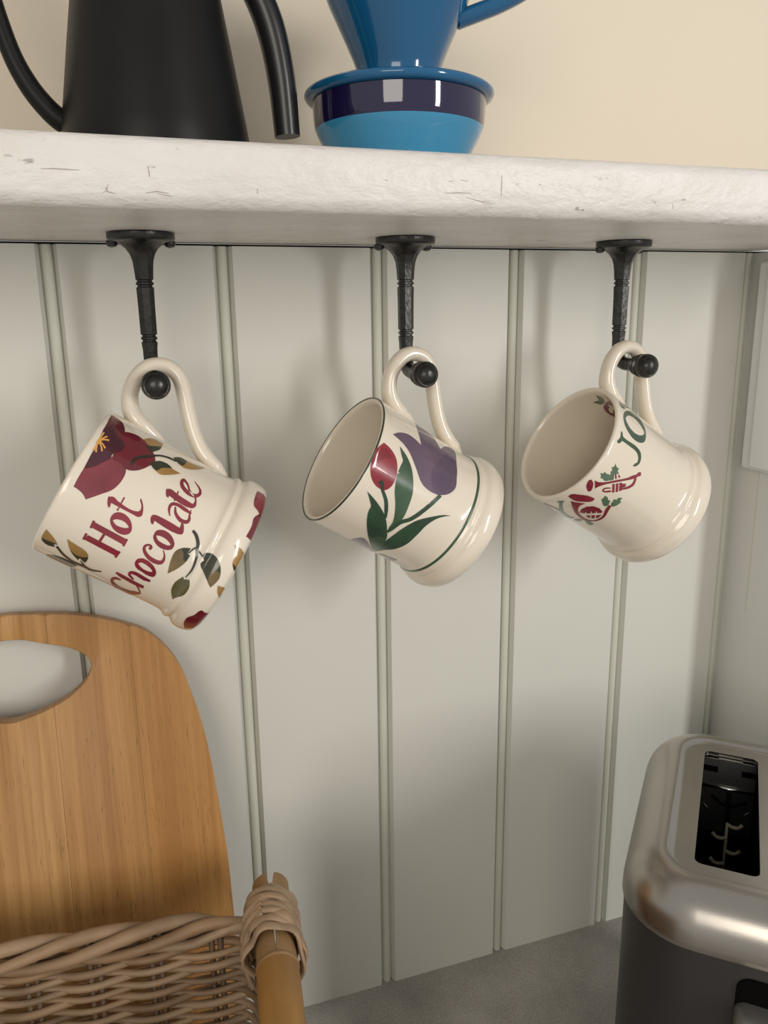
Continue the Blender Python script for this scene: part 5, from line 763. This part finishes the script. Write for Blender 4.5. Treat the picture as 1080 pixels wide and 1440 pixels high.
# bark strips lashed over the rail and down the corner
def strip(path, wd, th=.0013, name='lashing_strip'):
    V, F = tube(path, th, 10, up=(0, 1, 0), ratio=wd/th); obj(name, V, F, M['wrap'], bk, True, 60)
for k in range(7):
    y0 = .0080 - k*.0056; path = []
    R_ = .0128 + .0004*(k % 3) + .0012*(k > 4)
    slant = (-.0045, -.0070, -.0035, -.0060, -.0050, -.0075, -.0055)[k]
    for q in range(33):
        a_ = radians(-62 + 285*q/32); f = q/32
        y = y0 + slant*(2*f-1)*-1 + .0012*sin(a_*3+k) + (.0065 if k > 4 else .003)*max(0, sin(a_))**2 - .0045*max(0, -sin(a_))
        rr = R_ + .0009*sin(a_*5+k*1.7) + .0035*max(0, min(1, (a_-pi*.9)/.5))
        path.append((rr*cos(a_), y, RC + rr*sin(a_)))
    strip(path, .0033 + .0004*sin(k*1.9))
for k in range(5):                           # crossing strips
    y0 = .0060 - k*.0058; path = []
    for q in range(25):
        a_ = radians(20 + 150*q/24); f = q/24; rr = .0148 - .0010*abs(2*f-1) + .0006*sin(k*2.3)
        path.append((rr*cos(a_), y0 + .0065*(2*f-1) + .002, RC + rr*sin(a_)))
    strip(path, .0022)
for k in range(4):
    x = -.0162 + .0010*(k % 2)
    path = catmull([(-.006, .003-.004*k, RC+.0135), (x+.0010, -.001-.004*k, RC+.006), (x-.0016, -.004-.004*k, RC-.006), (x, -.007-.004*k, RC-.016), (x+.002, -.009-.004*k, RC-.023)], 5)
    V, F = tube(path, .0016, 9, up=(0, 1, 0), ratio=1.7); obj('lashing_strip', V, F, M['wrap'], bk, True, 60)

# ================================================================ TOASTER
ang = radians(47.5); vx, vy = cos(ang), sin(ang)
tw = Matrix(((vy, vx, 0, .3524), (-vx, vy, 0, -.1845), (0, 0, 1, -H), (0, 0, 0, 1)))
ts = empty('toaster', None, tw); tag(ts, 'dark grey toaster with a brushed steel top standing in the corner', 'toaster')
HT = 0.25; U0, U1, V0, V1 = -.0520, .1070, -.0945, .0945
def ring(d, z, n=10, rc=.040): return [(x, y, z) for x, y in rrect(U0+d, U1-d, V0+d, V1-d, rc-d, n)]
V, F = loft([ring(.006, .004), ring(.0015, .006), ring(.0012, .01), ring(.0012, HT-.0300)], cap1=False); obj('toaster_body', V, F, M['steel_dark'], ts, True, 40)
V, F = loft([ring(.012, 0), ring(.010, .006)]); obj('foot_plinth', V, F, M['blackplastic'], ts, True, 40)
# lid: rolled edge, then a slightly sunk top pierced by two slots
rings = [ring(.0004, HT-.0300), ring(0, HT-.0292), ring(.0, HT-.026)]
for k in range(1, 11):
    t = radians(9*k); rings.append(ring(.0195*(1-cos(t)), HT-.026+.0255*sin(t)))
rings += [ring(.0215, HT-.0007), ring(.0232, HT-.0020), ring(.0245, HT-.0028), ring(.0262, HT-.0030)]
top_loop = [(x, y) for x, y, z in rings[-1]]
Vl, Fl = loft(rings, cap0=False, cap1=False)
SLOTS = [(-.0160, .0160, -.0608, .0608), (.0390, .0710, -.0608, .0608)]
sl = [rrect(*s, .004, 4) for s in SLOTS]
pts, eds = [], []
for l in [top_loop] + sl:
    b = len(pts); pts += [Vector(p) for p in l]; eds += [(b+i, b+(i+1) % len(l)) for i in range(len(l))]
vo, eo, fo, *_ = delaunay_2d_cdt(pts, eds, [], 0, 1e-7)
b = len(Vl); Vl = list(Vl) + [(p.x, p.y, HT-.0030) for p in vo]
for f in fo:
    c = sum((vo[i] for i in f), Vector((0, 0)))/len(f)
    if in_poly(c.x, c.y, [top_loop]+sl): Fl.append(tuple(i+b for i in f))
for l in sl:                                # turned-down slot lips
    b = len(Vl); n = len(l); Vl += [(x, y, HT-.0030) for x, y in l] + [(x, y, HT-.0058) for x, y in l]
    Fl += [(b+i, b+(i+1) % n, b+n+(i+1) % n, b+n+i) for i in range(n)]
bm = bmesh.new(); me = bpy.data.meshes.new('lid'); me.from_pydata(Vl, [], Fl); bm.from_mesh(me); bmesh.ops.remove_doubles(bm, verts=bm.verts[:], dist=1e-6)
bmobj('steel_lid', bm, M['steel'], ts, True, 30)
for (a0, a1, b0, b1), full in zip(SLOTS, (True, True)):
    # the dark well of the slot
    zt, zb = HT-.0058, HT-.15
    Lp = rrect(a0-.002, a1+.002, b0-.002, b1+.002, .004, 3)
    Vw = [(x, y, zt) for x, y in Lp] + [(x, y, zb) for x, y in Lp]; n = len(Lp)
    Fw = [(i, (i+1) % n, n+(i+1) % n, n+i) for i in range(n)] + [tuple(range(n, 2*n))]
    well = obj('slot_well', Vw, Fw, M['blackplastic'], ts, False)
    cxs = (a0+a1)/2; w2 = (a1-a0)/2
    # end plate with two cut-outs, a folded bar and the bread guide
    yb = b1-.0005
    P = [box(a0, a1, yb-.002, yb-.0005, HT-.0118, HT-.0066), box(cxs-.0072, cxs+.0072, yb-.0025, yb-.0005, HT-.0165, HT-.0058), box(a0, a1, yb-.002, yb-.0005, HT-.0262, HT-.0165)]
    V, F = join(P); obj('end_plate', V, F, M['inner_metal'], well, False)
    V, F = tube([(a0, yb-.003, HT-.0262), (a1, yb-.003, HT-.0262)], .0011, 10); obj('guide_bar', V, F, M['chrome'], well)
    V, F = box(a0, a1, yb-.0022, yb-.0005, HT-.060, HT-.0262); obj('bread_guide', V, F, M['guide'], well, False)
    for s in (-1, 1):
        V, F = tube(catmull([(cxs+.001+s*.001, yb-.0026, HT-.0385), (cxs+.001+s*.0050, yb-.0026, HT-.0375), (cxs+.001+s*.0105, yb-.0026, HT-.0332)], 4), .0010, 8); obj('guide_cutout', V, F, M['blackplastic'], well)
        V, F = tube([(cxs+s*.0142, yb-.0026, HT-.0403), (cxs+s*.0085, yb-.0026, HT-.0458)], .0005, 8); obj('guide_rib', V, F, M['inner_metal'], well)
    V, F = tube([(cxs+.001, yb-.0026, HT-.0290), (cxs+.0015, yb-.0026, HT-.0570)], .0014, 8); obj('guide_cutout', V, F, M['blackplastic'], well)
    # bread carriage: an upright bar with alternating curved clips
    V, F = tube([(cxs+.0016, yb-.0050, HT-.0500), (cxs+.0020, yb-.0050, HT-.1050)], .0010, 8); obj('carriage_bar', V, F, M['mica'], well)
    for q in range(6):
        z = HT-.0512 - q*.0098; s = 1 if q % 2 == 0 else -1
        path = catmull([(cxs+.002, yb-.0050, z), (cxs+.002+s*.003, yb-.0052, z-.0012), (cxs+.002+s*.0065, yb-.0052, z-.0008), (cxs+.002+s*.0088, yb-.0050, z+.0018)], 4)
        V, F = tube(path, .0012, 8, up=(0, 0, 1), ratio=1.1); obj('carriage_clip', V, F, M['mica'], well)
# lever recess and chrome lever on the front
fy = V0+.0012
Lr = rrect(.0085, .0465, HT-.20, HT-.0372, .007, 6)
V = [(x, fy-.0008, z) for x, z in Lr] + [(x, fy+.003, z) for x, z in Lr]; n = len(Lr)
F = [(i, (i+1) % n, n+(i+1) % n, n+i) for i in range(n)] + [tuple(range(n))]
rec = obj('lever_recess', V, F, M['blackplastic'], ts, False)
Lr2 = rrect(.0085, .0450, HT-.0700, HT-.0510, .005, 6)
rr = [[(cx_ + (x-cx_)*q, fy-d, cz_ + (z-cz_)*q) for x, z in Lr2] for cx_, cz_ in ((.0268, HT-.0605),) for d, q in ((.0005, 1), (.0160, 1), (.0185, .96), (.0195, .86))]
V, F = loft(rr); obj('lever', V, F, M['satin'], ts, True, 40)
